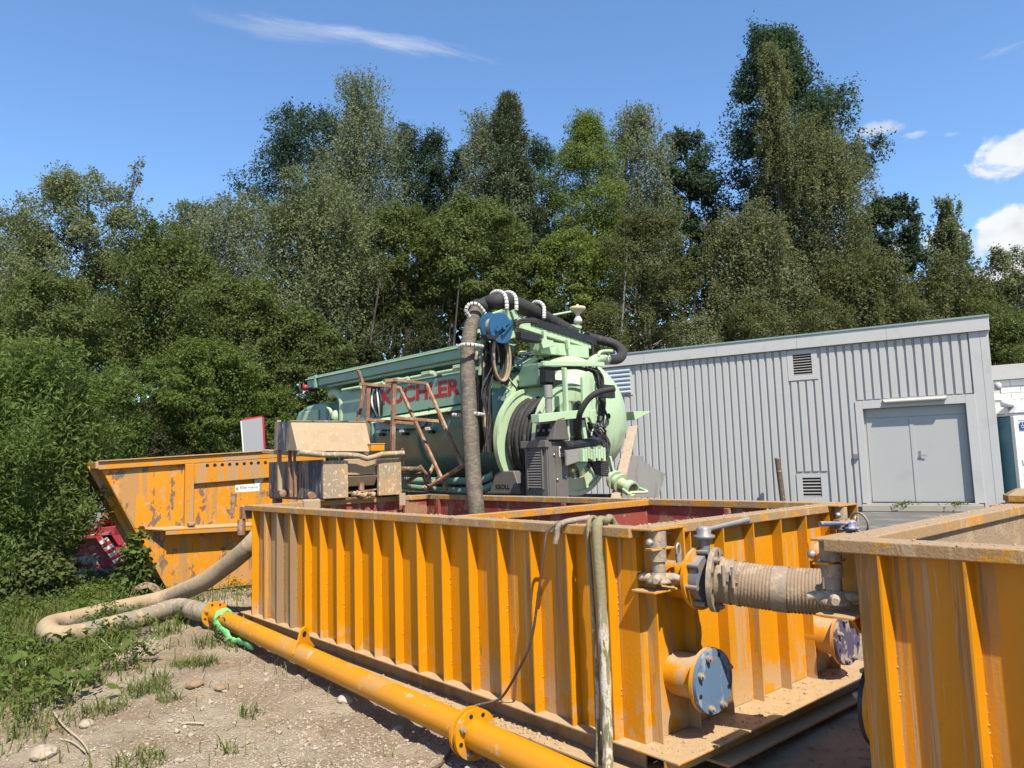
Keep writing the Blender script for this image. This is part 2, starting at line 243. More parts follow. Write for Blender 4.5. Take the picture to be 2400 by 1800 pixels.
# ------------------------------------------------------------------ geometry helpers
class G:
    def __init__(s): s.v = []; s.f = []; s.s = []; s.m = []; s.mi = 0; s.n = 0
    def _add(s, verts, faces, smooth=False):
        b = s.n; s.v.extend([tuple(map(float, p)) for p in verts]); s.n += len(verts)
        for f in faces: s.f.append(tuple(i + b for i in f)); s.s.append(smooth); s.m.append(s.mi)
        return s
    def box(s, lo, hi, M=None):
        x0, y0, z0 = lo; x1, y1, z1 = hi
        v = [(x0, y0, z0), (x1, y0, z0), (x1, y1, z0), (x0, y1, z0), (x0, y0, z1), (x1, y0, z1), (x1, y1, z1), (x0, y1, z1)]
        if M is not None: v = [M @ Vector(p) for p in v]
        return s._add(v, [(3, 2, 1, 0), (4, 5, 6, 7), (0, 1, 5, 4), (1, 2, 6, 5), (2, 3, 7, 6), (3, 0, 4, 7)])
    def bar(s, p0, p1, wd, ht, up=(0, 0, 1)):
        p0, p1 = np.array(p0, float), np.array(p1, float); d = p1 - p0; d /= np.linalg.norm(d)
        a = np.cross(d, up); 
        if np.linalg.norm(a) < 1e-4: a = np.cross(d, (1, 0, 0))
        a /= np.linalg.norm(a); b = np.cross(a, d)
        v = [p + a * i * wd / 2 + b * j * ht / 2 for p in (p0, p1) for i, j in ((-1, -1), (1, -1), (1, 1), (-1, 1))]
        return s._add(v, [(0, 1, 2, 3), (7, 6, 5, 4), (0, 4, 5, 1), (1, 5, 6, 2), (2, 6, 7, 3), (3, 7, 4, 0)])
    def prism(s, poly, ext):
        """polygon of 3-D points pushed along ext"""
        n = len(poly); e = np.array(ext, float); v = [np.array(p, float) for p in poly] + [np.array(p, float) + e for p in poly]
        return s._add(v, [tuple(range(n))[::-1], tuple(range(n, 2 * n))] + [(i, (i + 1) % n, n + (i + 1) % n, n + i) for i in range(n)])
    def tube(s, path, r, n=10, caps=True, rf=None, flat=None):
        P = [np.array(p, float) for p in path]; k = len(P)
        T = [P[min(i + 1, k - 1)] - P[max(i - 1, 0)] for i in range(k)]; T = [t / (np.linalg.norm(t) + 1e-9) for t in T]
        a = np.cross(T[0], (0, 0, 1)); 
        if np.linalg.norm(a) < 1e-3: a = np.cross(T[0], (1, 0, 0))
        a /= np.linalg.norm(a); V = []
        for i in range(k):
            a = a - T[i] * (a @ T[i]); a /= np.linalg.norm(a) + 1e-9; b = np.cross(T[i], a)
            rr = r * (rf[i] if rf is not None else 1)
            for j in range(n):
                q = 2 * math.pi * j / n; V.append(P[i] + rr * (a * math.cos(q) * (flat or 1) + b * math.sin(q)))
        F = [(i * n + j, i * n + (j + 1) % n, (i + 1) * n + (j + 1) % n, (i + 1) * n + j) for i in range(k - 1) for j in range(n)]
        s._add(V, F, True)
        if caps: s._add(V[:n], [tuple(range(n))[::-1]]); s._add(V[-n:], [tuple(range(n))])
        return s
    def cyl(s, p0, p1, r, n=20, r1=None):
        return s.tube([p0, p1], r, n, True, [1, (r1 if r1 is not None else r) / r])
    def lathe(s, prof, o, ax, n=28, smooth=True, arc=None):
        """prof: (radius, distance along ax)"""
        o = np.array(o, float); ax = np.array(ax, float); ax /= np.linalg.norm(ax)
        a = np.cross(ax, (0, 0, 1)); 
        if np.linalg.norm(a) < 1e-3: a = np.array([1.0, 0, 0])
        a /= np.linalg.norm(a); b = np.cross(ax, a)
        for (r0, h0), (r1, h1) in zip(prof[:-1], prof[1:]):
            V = []
            for r, h in ((r0, h0), (r1, h1)):
                for j in range(n):
                    q = 2 * math.pi * j / n; V.append(o + ax * h + r * (a * math.cos(q) + b * math.sin(q)))
            s._add(V, [(j, n + j, n + (j + 1) % n, (j + 1) % n) for j in range(n)], smooth)
        return s
    def rev(s, prof, o, ax, n=28):            # smooth lathe with shared rings
        o = np.array(o, float); ax = np.array(ax, float); ax /= np.linalg.norm(ax)
        a = np.cross(ax, (0, 0, 1)); 
        if np.linalg.norm(a) < 1e-3: a = np.array([1.0, 0, 0])
        a /= np.linalg.norm(a); b = np.cross(ax, a); V = []
        for r, h in prof:
            for j in range(n):
                q = 2 * math.pi * j / n; V.append(o + ax * h + r * (a * math.cos(q) + b * math.sin(q)))
        k = len(prof)
        return s._add(V, [(i * n + j, (i + 1) * n + j, (i + 1) * n + (j + 1) % n, i * n + (j + 1) % n) for i in range(k - 1) for j in range(n)], True)
    def blob(s, c, r, rng, sub=1, squash=.75):
        o = [(0, 0, 1), (.894, 0, .447), (.276, .851, .447), (-.724, .526, .447), (-.724, -.526, .447), (.276, -.851, .447), (.724, .526, -.447), (-.276, .851, -.447), (-.894, 0, -.447), (-.276, -.851, -.447), (.724, -.526, -.447), (0, 0, -1)]
        f = [(0, 1, 2), (0, 2, 3), (0, 3, 4), (0, 4, 5), (0, 5, 1), (1, 6, 2), (2, 7, 3), (3, 8, 4), (4, 9, 5), (5, 10, 1), (6, 7, 2), (7, 8, 3), (8, 9, 4), (9, 10, 5), (10, 6, 1), (11, 7, 6), (11, 8, 7), (11, 9, 8), (11, 10, 9), (11, 6, 10)]
        q = rng.random() * 6.28; cq, sq = math.cos(q), math.sin(q)
        v = []
        for p in o:
            k = r * rng.uniform(.7, 1.15); x, y, z = p
            v.append((c[0] + k * (x * cq - y * sq), c[1] + k * (x * sq + y * cq), c[2] + k * z * squash))
        return s._add(v, f)
    def mesh(s, name):
        me = bpy.data.meshes.new(name); me.from_pydata(s.v, [], s.f)
        me.polygons.foreach_set('use_smooth', s.s); me.polygons.foreach_set('material_index', s.m); me.update(); return me
    def build(s, name, mats, parent=None, bevel=0.0, label=None, kind=None):
        me = s.mesh(name)
        for k in (mats if isinstance(mats, (list, tuple)) else [mats]): me.materials.append(MATS[k])
        o = link(name, me, parent)
        if bevel:
            b = o.modifiers.new('bevel', 'BEVEL'); b.width = bevel; b.segments = 2; b.limit_method = 'ANGLE'; b.angle_limit = R_(50)
        if label: o['label'] = label
        if kind: o['kind'] = kind
        return o

def link(name, me, parent=None):
    o = bpy.data.objects.new(name, me); COL.objects.link(o)
    if parent is not None: o.parent = parent
    return o
def tag(o, label, cat, group=None):
    o['label'] = label; o['category'] = cat
    if group: o['group'] = group
    return o
def thing(name, label, cat, loc=(0, 0, 0), rz=0.0, group=None):
    o = bpy.data.objects.new(name, None); COL.objects.link(o); o.empty_display_size = .2
    o.location = loc; o.rotation_euler = (0, 0, rz); return tag(o, label, cat, group)
def copy(o, loc=None, parent=None):
    c = o.copy(); COL.objects.link(c)
    if parent is not None: c.parent = parent
    if loc is not None: c.location = loc
    return c
def spline(pts, n=8):
    P = [np.array(p, float) for p in pts]; P = [2 * P[0] - P[1]] + P + [2 * P[-1] - P[-2]]; out = []
    for i in range(1, len(P) - 2):
        for k in range(n):
            t = k / n; a, b, c, d = P[i - 1], P[i], P[i + 1], P[i + 2]
            out.append(.5 * (2 * b + (c - a) * t + (2 * a - 5 * b + 4 * c - d) * t * t + (3 * b - a - 3 * c + d) * t ** 3))
    out.append(P[-2]); return out
def rawmesh(name, V, F, m, smooth=False):
    """numpy verts (n,3) and faces (k,3|4)"""
    me = bpy.data.meshes.new(name); k = F.shape[1]
    me.vertices.add(len(V)); me.vertices.foreach_set('co', V.astype(np.float32).ravel())
    me.loops.add(F.size); me.loops.foreach_set('vertex_index', F.astype(np.int32).ravel())
    me.polygons.add(len(F)); me.polygons.foreach_set('loop_start', np.arange(0, F.size, k, dtype=np.int32))
    try: me.polygons.foreach_set('loop_total', np.full(len(F), k, dtype=np.int32))
    except Exception: pass
    me.polygons.foreach_set('use_smooth', np.full(len(F), smooth)); me.update(calc_edges=True); me.validate()
    me.materials.append(MATS[m]); return me
def textmesh(name, body, mtl, wd, ht, parent, M, bold=.0, depth=.004):
    cu = bpy.data.curves.new(name, 'FONT'); cu.body = body; cu.extrude = depth; cu.offset = bold
    tmp = bpy.data.objects.new('tmp', cu); COL.objects.link(tmp); bpy.context.view_layer.update()
    me = bpy.data.meshes.new_from_object(tmp.evaluated_get(bpy.context.evaluated_depsgraph_get())); bpy.data.objects.remove(tmp); me.name = name
    co = np.array([v.co[:] for v in me.vertices]); lo, hi = co.min(0), co.max(0)
    for v in me.vertices:
        v.co = M @ Vector(((v.co.x - lo[0]) / (hi[0] - lo[0]) * wd, (v.co.y - lo[1]) / (hi[1] - lo[1]) * ht, v.co.z))
    me.materials.clear(); me.materials.append(MATS[mtl]); return link(name, me, parent)
_rs = np.random.RandomState(7); _lat = _rs.rand(64, 64)
def vnoise(x, y):
    xi = np.floor(x).astype(int); yi = np.floor(y).astype(int); fx = x - xi; fy = y - yi; fx = fx * fx * (3 - 2 * fx); fy = fy * fy * (3 - 2 * fy)
    g = lambda a, b: _lat[a % 64, b % 64]
    return (g(xi, yi) * (1 - fx) + g(xi + 1, yi) * fx) * (1 - fy) + (g(xi, yi + 1) * (1 - fx) + g(xi + 1, yi + 1) * fx) * fy
def fbm(x, y, o=4): return sum(vnoise(x * 2 ** i + 17 * i, y * 2 ** i + 5 * i) * .5 ** i for i in range(o)) / 1.9

# ------------------------------------------------------------------ ground and hill
def gz(x, y):
    """height of the ground: nearly level yard, small bumps in the dirt, wooded bank behind"""
    near = np.clip(1 - np.abs(np.asarray(x) + 3.5) / 9, 0, 1) * np.clip(1 - np.abs(np.asarray(y) - 7) / 9, 0, 1)
    z = (fbm(np.asarray(x) * .9 + 40, np.asarray(y) * .9 + 40, 5) - .5) * .16 * np.clip(near * 3, 0, 1) + (fbm(np.asarray(x) * 7 + 9, np.asarray(y) * 7 + 3, 4) - .5) * .065 * np.clip(near * 3, 0, 1)
    bank = np.clip((np.asarray(y) + .35 * np.asarray(x) - 27) / 30, 0, 1) * np.where(np.asarray(y) > 26, 1, 0)
    return z - .03 + bank * 8
def axis(lo, hi, c, fine, n1, n2):
    a = np.linspace(c - fine, c + fine, n1); l = c - fine - np.geomspace(.15, c - fine - lo, n2)[::1]; r = c + fine + np.geomspace(.15, hi - c - fine, n2)
    return np.concatenate([l[::-1], a, r])
gx = axis(-160, 160, -3, 3.6, 240, 26); gy = axis(-60, 260, 7, 4.4, 260, 30)
X, Y = np.meshgrid(gx, gy); Z = gz(X, Y)
V = np.stack([X.ravel(), Y.ravel(), Z.ravel()], 1); nx, ny = len(gx), len(gy)
idx = np.arange(nx * ny).reshape(ny, nx)
F = np.stack([idx[:-1, :-1].ravel(), idx[:-1, 1:].ravel(), idx[1:, 1:].ravel(), idx[1:, :-1].ravel()], 1)
m = bpy.data.materials.new('ground'); m.use_nodes = True; t = NT(m.node_tree); MATS['ground'] = m
pos = t.add('ShaderNodeNewGeometry').outputs['Position']; sx = t.add('ShaderNodeSeparateXYZ', ins={0: pos})
dirt = t.mix(t.step(t.noise(pos, 1.3, 6.0, .6), .38, .62), (.42, .325, .235), (.57, .485, .375))
dirt = t.mix(t.math('MULTIPLY', t.step(t.noise(pos, 26.0, 5.0, .7), .52, .62), .75), dirt, (.56, .48, .38))
dirt = t.mix(t.math('MULTIPLY', t.step(t.noise(pos, 17.0, 5.0, .7, .3), .57, .66), .7), dirt, (.20, .135, .085))
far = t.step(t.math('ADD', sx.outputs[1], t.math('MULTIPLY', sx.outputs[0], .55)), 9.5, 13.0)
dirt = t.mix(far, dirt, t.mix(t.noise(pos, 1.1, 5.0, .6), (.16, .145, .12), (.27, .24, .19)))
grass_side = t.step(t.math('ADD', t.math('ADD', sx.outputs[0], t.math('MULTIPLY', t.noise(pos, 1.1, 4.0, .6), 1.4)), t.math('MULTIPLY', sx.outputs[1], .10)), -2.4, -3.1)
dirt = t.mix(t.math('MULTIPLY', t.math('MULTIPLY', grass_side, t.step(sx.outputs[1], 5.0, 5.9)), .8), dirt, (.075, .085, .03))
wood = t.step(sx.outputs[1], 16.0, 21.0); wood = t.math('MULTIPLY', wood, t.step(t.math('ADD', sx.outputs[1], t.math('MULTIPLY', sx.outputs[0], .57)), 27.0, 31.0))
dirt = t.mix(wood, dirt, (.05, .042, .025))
dirt = t.vmath('MULTIPLY', dirt, (ALB * 1.03, ALB * .98, ALB * .90))
bp = t.add('ShaderNodeBump', ins={'Height': t.math('ADD', t.noise(pos, 24.0, 8.0, .72), t.math('MULTIPLY', t.noise(pos, 90.0, 4.0, .7), .4)), 'Strength': .85, 'Distance': .075})
b = t.add('ShaderNodeBsdfPrincipled', ins={'Base Color': dirt, 'Roughness': .95, 'Specular IOR Level': .1, 'Normal': bp.outputs[0]})
t.add('ShaderNodeOutputMaterial', ins={'Surface': b.outputs[0]})
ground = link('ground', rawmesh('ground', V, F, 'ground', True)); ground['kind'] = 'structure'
yard = G(); yard.prism([(4.2, 9.2, -.001), (16, 3, -.001), (24, 14, -.001), (3.5, 26.2, -.001), (-1, 18, -.001)], (0, 0, .004)); yd = yard.build('asphalt_yard', 'asphalt'); yd['kind'] = 'structure'

# ------------------------------------------------------------------ grey clad building
B0 = np.array([13.5287, 20.9071]); BY = 2.6186 - math.pi; BL = 12.75
bo = B0 - BL * np.array([math.cos(BY), math.sin(BY)])
FB = Frame(bo[0], bo[1], BY)
def fb(px, py, y=0.0): return FB.pl(px, py, 'y', y)
bld = thing('clad_building', 'low grey building with ribbed metal cladding and a double door', 'building', tuple(FB.o), FB.yaw)
HT, HF = 5.47, 5.07
d0 = fb(2022, 961); d1 = fb(2265, 943); DL, DR, DT, DB = d0[0], d1[0] - .02, 3.05, .22
g = G(); g.box((0, .25, 0), (BL, 9.0, HF)); g.box((0, .06, 0), (DL - .001, .2495, HF)); g.box((DR + .001, .06, 0), (BL, .2495, HF)); g.box((DL, .06, DT + .001), (DR, .2495, HF)); g.build('wall', 'clad', bld)
v1 = [fb(1857, 832), fb(1904, 877)]; v2 = [fb(1880, 1120), fb(1927, 1165)]; v3 = [fb(1420, 868), fb(1480, 922)]
def blocked(x):
    """openings of the facade at this x: list of (z0, z1)"""
    out = []
    for a, bb, zz in ((DL - .2, DR + .25, (-1, DT + .28)), (v1[0][0] - .25, v1[1][0] + .22, (v1[1][2] - .2, v1[0][2] + .16)), (v2[0][0] - .25, v2[1][0] + .2, (v2[1][2] - .2, v2[0][2] + .2)), (v3[0][0] - 1.2, v3[1][0] + .05, (v3[1][2] - .1, v3[0][2] + .1))):
        if a < x < bb: out.append(zz)
    return out
RW, RP = .165, .2355                          # rib width and pitch
nr = 0; xs = BL - .5
rib_me = {}
while xs > .1:
    zs = [(.12, HF - .02)]
    for z0, z1 in blocked(xs - RW / 2):
        zs = [q for a, bb in zs for q in ((a, min(bb, z0)), (max(a, z1), bb)) if q[1] - q[0] > .05]
    for a, bb in zs:
        key = (round(a, 2), round(bb, 2))
        if key not in rib_me:
            g = G(); g.prism([(-RW - .012, .059, a), (-RW + .005, .003, a), (-.005, .003, a), (.012, .059, a)], (0, 0, bb - a)); me = g.mesh('cladding_rib'); me.materials.append(MATS['clad']); rib_me[key] = me
        o = link('cladding_rib', rib_me[key], bld); o.location.x = xs
    xs -= RP
g = G(); g.box((-.06, -.10, HF), (BL + .06, 9.06, HT)); g.build('fascia', 'clad_trim', bld, .01)
for q in range(1, 5):                          # butt joints of the fascia sheets
    g = G(); g.box((BL * q / 5, -.104, HF + .005), (BL * q / 5 + .008, -.1005, HT - .002)); g.build('fascia_joint', 'ink_grey', bld)
g = G(); g.box((-.08, -.13, HT), (BL + .08, 9.08, HT + .05)); g.build('roof_edge', 'roof_green', bld)
g = G(); g.box((BL - .46, -.012, 0), (BL + .02, .058, HF - .001)); g.build('corner_trim', 'clad_trim', bld, .008)
g = G(); g.box((BL - .19, -.0165, 0), (BL - .18, -.0125, HF - .003)); g.build('trim_joint', 'ink_grey', bld)
# door: lining frame, leaves, threshold
g = G()
g.box((DL - .2, -.03, DB), (DL, .058, DT + .24)); g.box((DR, -.03, DB), (DR + .25, .058, DT + .24)); g.box((DL + .001, -.03, DT), (DR - .001, .058, DT + .24))
g.build('door_frame', 'clad_trim', bld, .006)
g = G(); g.box((DL + .001, .19, DB), (DR - .001, .2, DT - .002)); g.build('door_recess', 'door_grey', bld)
dm = DL + (DR - DL) * .47
lf = G(); lf.box((DL + .06, 0.1730, DB + .03), (dm - .01, 0.1890, DT - .30)); L1 = lf.build('door_leaf', 'door_grey', bld, .004)
lf = G(); lf.box((dm + .01, 0.1710, DB + .03), (DR - .03, 0.1890, DT - .30)); L2 = lf.build('door_leaf', 'door_grey', bld, .004)
g = G(); g.box((dm - .05, 0.1550, DB + .03), (dm + .06, 0.1705, DT - .30)); g.build('meeting_strip', 'door_grey', L2, .004)
g = G(); g.box((DL + .06, 0.1710, DT - .28), (DR - .03, 0.1890, DT - .01)); g.build('door_header', 'door_grey', bld, .004)
hx, hz = dm + .16, DB + 1.38
g = G(); g.box((hx - .03, .159, hz - .12), (hx + .03, .1705, hz + .14)); g.cyl((hx, .159, hz + .02), (hx, .115, hz + .02), .018, 10); g.bar((hx, .115, hz + .02), (hx + .17, .113, hz - .005), .02, .022); g.build('door_handle', 'chrome', L2)
g = G(); g.box((DL - .2, -.35, 0), (DR + .2, .058, DB - .03)); g.box((DL - .1, -.12, DB - .0295), (DR + .1, .058, DB)); g.build('threshold_step', 'concrete', bld, .01)
lx0, lx1 = fb(2070, 940)[0], fb(2219, 930)[0]; lz = fb(2145, 938)[2]
g = G(); g.box((lx0, -.09, lz + .03), (lx1, -.031, lz + .09)); g.tube([(lx0 + .02, -.11, lz), (lx1 - .02, -.11, lz)], .055, 12); g.build('strip_lamp', 'lamp_tube', bld, .004)
def louvre(a, bq, m2, n, trim=.17, nm='louvre_vent'):
    x0, x1, z0, z1 = a[0], bq[0], bq[2], a[2]
    if trim:
        g = G(); g.box((x0 - trim, -.004, z0 - .16), (x0, .05, z1 + .13)); g.box((x1, -.004, z0 - .16), (x1 + trim, .05, z1 + .13)); g.box((x0 + .001, -.004, z1), (x1 - .001, .05, z1 + .13)); g.box((x0 + .001, -.004, z0 - .16), (x1 - .001, .05, z0)); fr = g.build(nm, 'clad_trim', bld, .004)
    else: fr = bld
    g = G(); g.box((x0 + .002, .048, z0 + .002), (x1 - .002, .0585, z1 - .002)); g.build('vent_back', 'louvre_dark', fr)
    h = (z1 - z0) / n
    g = G(); g.prism([(x0 + .003, .047, h * .42), (x0 + .003, .0, 0), (x0 + .003, .006, -.004), (x0 + .003, .047, h * .36)], (x1 - x0 - .006, 0, 0)); me = g.mesh('vent_slat'); me.materials.append(MATS[m2])
    for k in range(n): o = link('vent_slat', me, fr); o.location.z = z0 + h * (k + .15)
louvre(v1[0], v1[1], 'louvre', 8); louvre(v2[0], v2[1], 'louvre', 6)
x1, z1, z0 = v3[1][0], v3[0][2], v3[1][2]; x0 = x1 - 1.15
g = G(); g.box((x0, .0, z0 - .05), (x1 + .04, .0585, z1 + .05)); fr = g.build('louvre_vent', 'clad_trim', bld)
me = None; g = G(); g.tube([(x0 + .04, -.01, 0), (x1 - .01, -.01, 0)], .065, 10); me = g.mesh('vent_slat'); me.materials.append(MATS['louvre_blue'])
for k in range(6): o = link('vent_slat', me, fr); o.location.z = z0 + .06 + k * (z1 - z0 - .1) / 5.3
k0 = fb(2005, 1070); g = G(); g.box((k0[0] - .05, -.07, k0[2] - .07), (k0[0] + .08, .004, k0[2] + .08)); g.build('key_box', 'grey_valve', bld, .006)
c0 = FB.l(at(2332, 905, 20.8)); g = G(); g.rev([(.001, -.11), (.06, -.1), (.085, -.02), (.085, .06), (.05, .1), (.001, .11)], (BL + .13, .02, c0[2] + .0), (0, 0, 1), 14); g.bar((BL + .02, .05, c0[2] + .08), (BL + .13, .02, c0[2] + .08), .05, .05); g.build('wall_lantern', 'lamp_tube', bld)
p = FB.l(at(1740, 800, 27.5)); g = G(); g.cyl((p[0], p[1], HT), (p[0], p[1], HT + .28), .08, 12); g.rev([(.2, 0), (.19, .02), (.02, .16), (.001, .17)], (p[0], p[1], HT + .26), (0, 0, 1), 16); g.build('roof_vent', 'grey_steel', bld)

# white brick building behind
wb = thing('brick_building', 'white painted brick building with a grey fascia behind the portable toilet', 'building', tuple(FB.w(BL + .35, 2.2)), FB.yaw)
zt, zb = 4.72, 4.25
zt = FB.pl(2400, 852, 'y', 2.2)[2]; zb = FB.pl(2400, 887, 'y', 2.2)[2]
g = G(); g.box((-.3, .03, 0), (7, 6, zb)); g.build('wall', 'mortar', wb)
g = G(); g.box((-.35, -.12, zb), (7.1, 6.1, zt)); g.build('fascia', 'clad_trim', wb, .01)
g = G(); g.box((0, 0, 0), (.49, .034, .185)); me = g.mesh('brick'); me.materials.append(MATS['brick_white'])
nb = 0
for r in range(int(zb / .2)):
    z = zb - .2 * (r + 1)
    for c in range(6):
        o = link('brick', me, wb); o.location = (-.28 + c * .503 + (r % 2) * .25, random.Random(r * 9 + c).uniform(-.004, .004), z)

# portable toilet
TF = Frame(*(at(2388, 1100, 21.2)[:2]), .12)
pt = thing('portable_toilet', 'portable toilet with teal side wall and white door frame beside the grey building', 'toilet', tuple(TF.o), TF.yaw)
TH = 2.62
g = G(); g.box((0.03, .03, .1), (1.35, 1.4, TH)); g.build('side_wall', 'toilet_teal', pt, .02)
g = G()
for a in ((-.02, -.02), (1.26, -.02), (-.02, 1.32)): g.box((a[0], a[1], 0), (a[0] + .13, a[1] + .13, TH + .02))
g.box((.111, -.02, TH - .12), (1.259, .06, TH + .02)); g.box((.111, -.02, 0), (1.259, .06, .14)); g.build('corner_frame', 'toilet_white', pt, .015)
g = G(); g.box((.13, -.0, .15), (1.24, .028, TH - .13)); dr = g.build('door', 'toilet_white', pt, .01)
g = G(); g.box((.36, -.016, 1.55), (1.0, -.0005, 2.2)); g.build('door_panel', 'toilet_white', dr, .008)
g = G(); g.box((.14, -.03, 1.25), (.9, -.0005, 1.4)); g.build('door_rail', 'toilet_white', dr, .01)
g = G(); s = g.box((.05, -.0, TH + .02), (1.3, 1.4, TH + .1)); g.prism([(0.02, -.06, TH + .1), (1.36, -.06, TH + .1), (1.2, -.06, TH + .3), (.95, -.06, TH + .4), (.45, -.06, TH + .4), (.16, -.06, TH + .3)], (0, 1.5, 0)); g.build('roof', 'toilet_white', pt, .03)
g = G(); g.cyl((.06, .3, TH + .05), (.06, .3, TH + .56), .05, 10); g.rev([(.05, 0), (.17, .02), (.18, .16), (.1, .26), (.001, .28)], (.06, .25, TH + .28), (0, 0, 1), 16); g.build('vent_pipe', 'toilet_white', pt)
g = G(); g.box((.145, -.036, 2.24), (.31, -.03, 2.46)); sg = g.build('access_sign', 'sign_blue', pt)
g = G(); yq = -.0385                            # wheelchair symbol
g.rev([(.001, -.001), (.012, -.001), (.012, .001), (.001, .001)], (.222, yq, 2.43), (0, 1, 0), 10); g.bar((.222, yq, 2.415), (.226, yq, 2.36), .003, .014); g.bar((.226, yq, 2.36), (.255, yq, 2.36), .003, .012); g.bar((.255, yq, 2.36), (.268, yq, 2.32), .003, .012)
for k in range(14):
    q0, q1 = 1.9 + k * .32, 1.9 + (k + 1) * .32
    g.bar((.222 + .04 * math.cos(q0), yq, 2.335 + .04 * math.sin(q0)), (.222 + .04 * math.cos(q1), yq, 2.335 + .04 * math.sin(q1)), .003, .010)
g.build('wheelchair_symbol', 'stripe_white', sg)

# dark post leaning by the wall
q = [fb(1835, 1175, -.6), fb(1822, 1074, -.6)]
po = thing('rusty_post', 'dark pipe post standing tilted before the ribbed grey wall', 'post', tuple(FB.o), FB.yaw)
e = q[0] + (q[0] - q[1]) * ((q[0][2]) / (q[1][2] - q[0][2])); e[2] = 0
g = G(); g.cyl(e, q[1], .085, 14); g.build('pipe', 'cable', po)
mid = q[1] * .68 + q[0] * .32; ax = (q[1] - q[0]) / np.linalg.norm(q[1] - q[0])
g = G(); g.cyl(mid, mid + ax * .05, .095, 14); g.build('collar', 'grey_steel', po); g = G(); g.cyl(q[1] - ax * .03, q[1] + ax * .01, .095, 14); g.build('collar', 'grey_steel', po)

# ------------------------------------------------------------------ trees
RNG = np.random.RandomState(11)
def unit(v): return v / (np.linalg.norm(v, axis=-1, keepdims=True) + 1e-9)
def leaves(P, N, size, aspect=.5, droop=None, rng=RNG):
    """one pointed leaf card per row of P, facing N; droop: leaf axis"""
    n = len(P)
    a = rng.normal(size=(n, 3)) if droop is None else droop + rng.normal(size=(n, 3)) * .35
    a = unit(a - N * (a * N).sum(1, keepdims=True)); b = np.cross(N, a); s = (size * rng.uniform(.6, 1.35, (n, 1)))
    V = np.stack([P - a * s * .5, P + b * s * aspect * .5 - a * s * .06, P + a * s * .5, P - b * s * aspect * .5 - a * s * .06], 1).reshape(-1, 3)
    return V
def crown_mesh(name, Vs, m, k=4):
    V = np.concatenate(Vs); F = np.arange(len(V)).reshape(-1, k); return rawmesh(name, V, F, m)
PROF = {
    'round': lambda h: np.sqrt(np.clip(1 - (2 * h - .9) ** 2 / 1.25, .03, 1)),
    'cone': lambda h: np.clip(1.05 - h, .06, 1) ** .8,
    'spire': lambda h: np.clip(np.minimum(1.0, 2.6 * (1.03 - h)), .05, 1) * np.clip(.55 + h * 1.5, .5, 1),
    'oak': lambda h: np.clip(np.where(h < .45, .75 + .55 * h, 1.0 - (h - .45) * 1.55), .1, 1),
    'bush': lambda h: np.sqrt(np.clip(1 - h ** 2 * .97, .02, 1)),
}
LEAFSCALE = .86
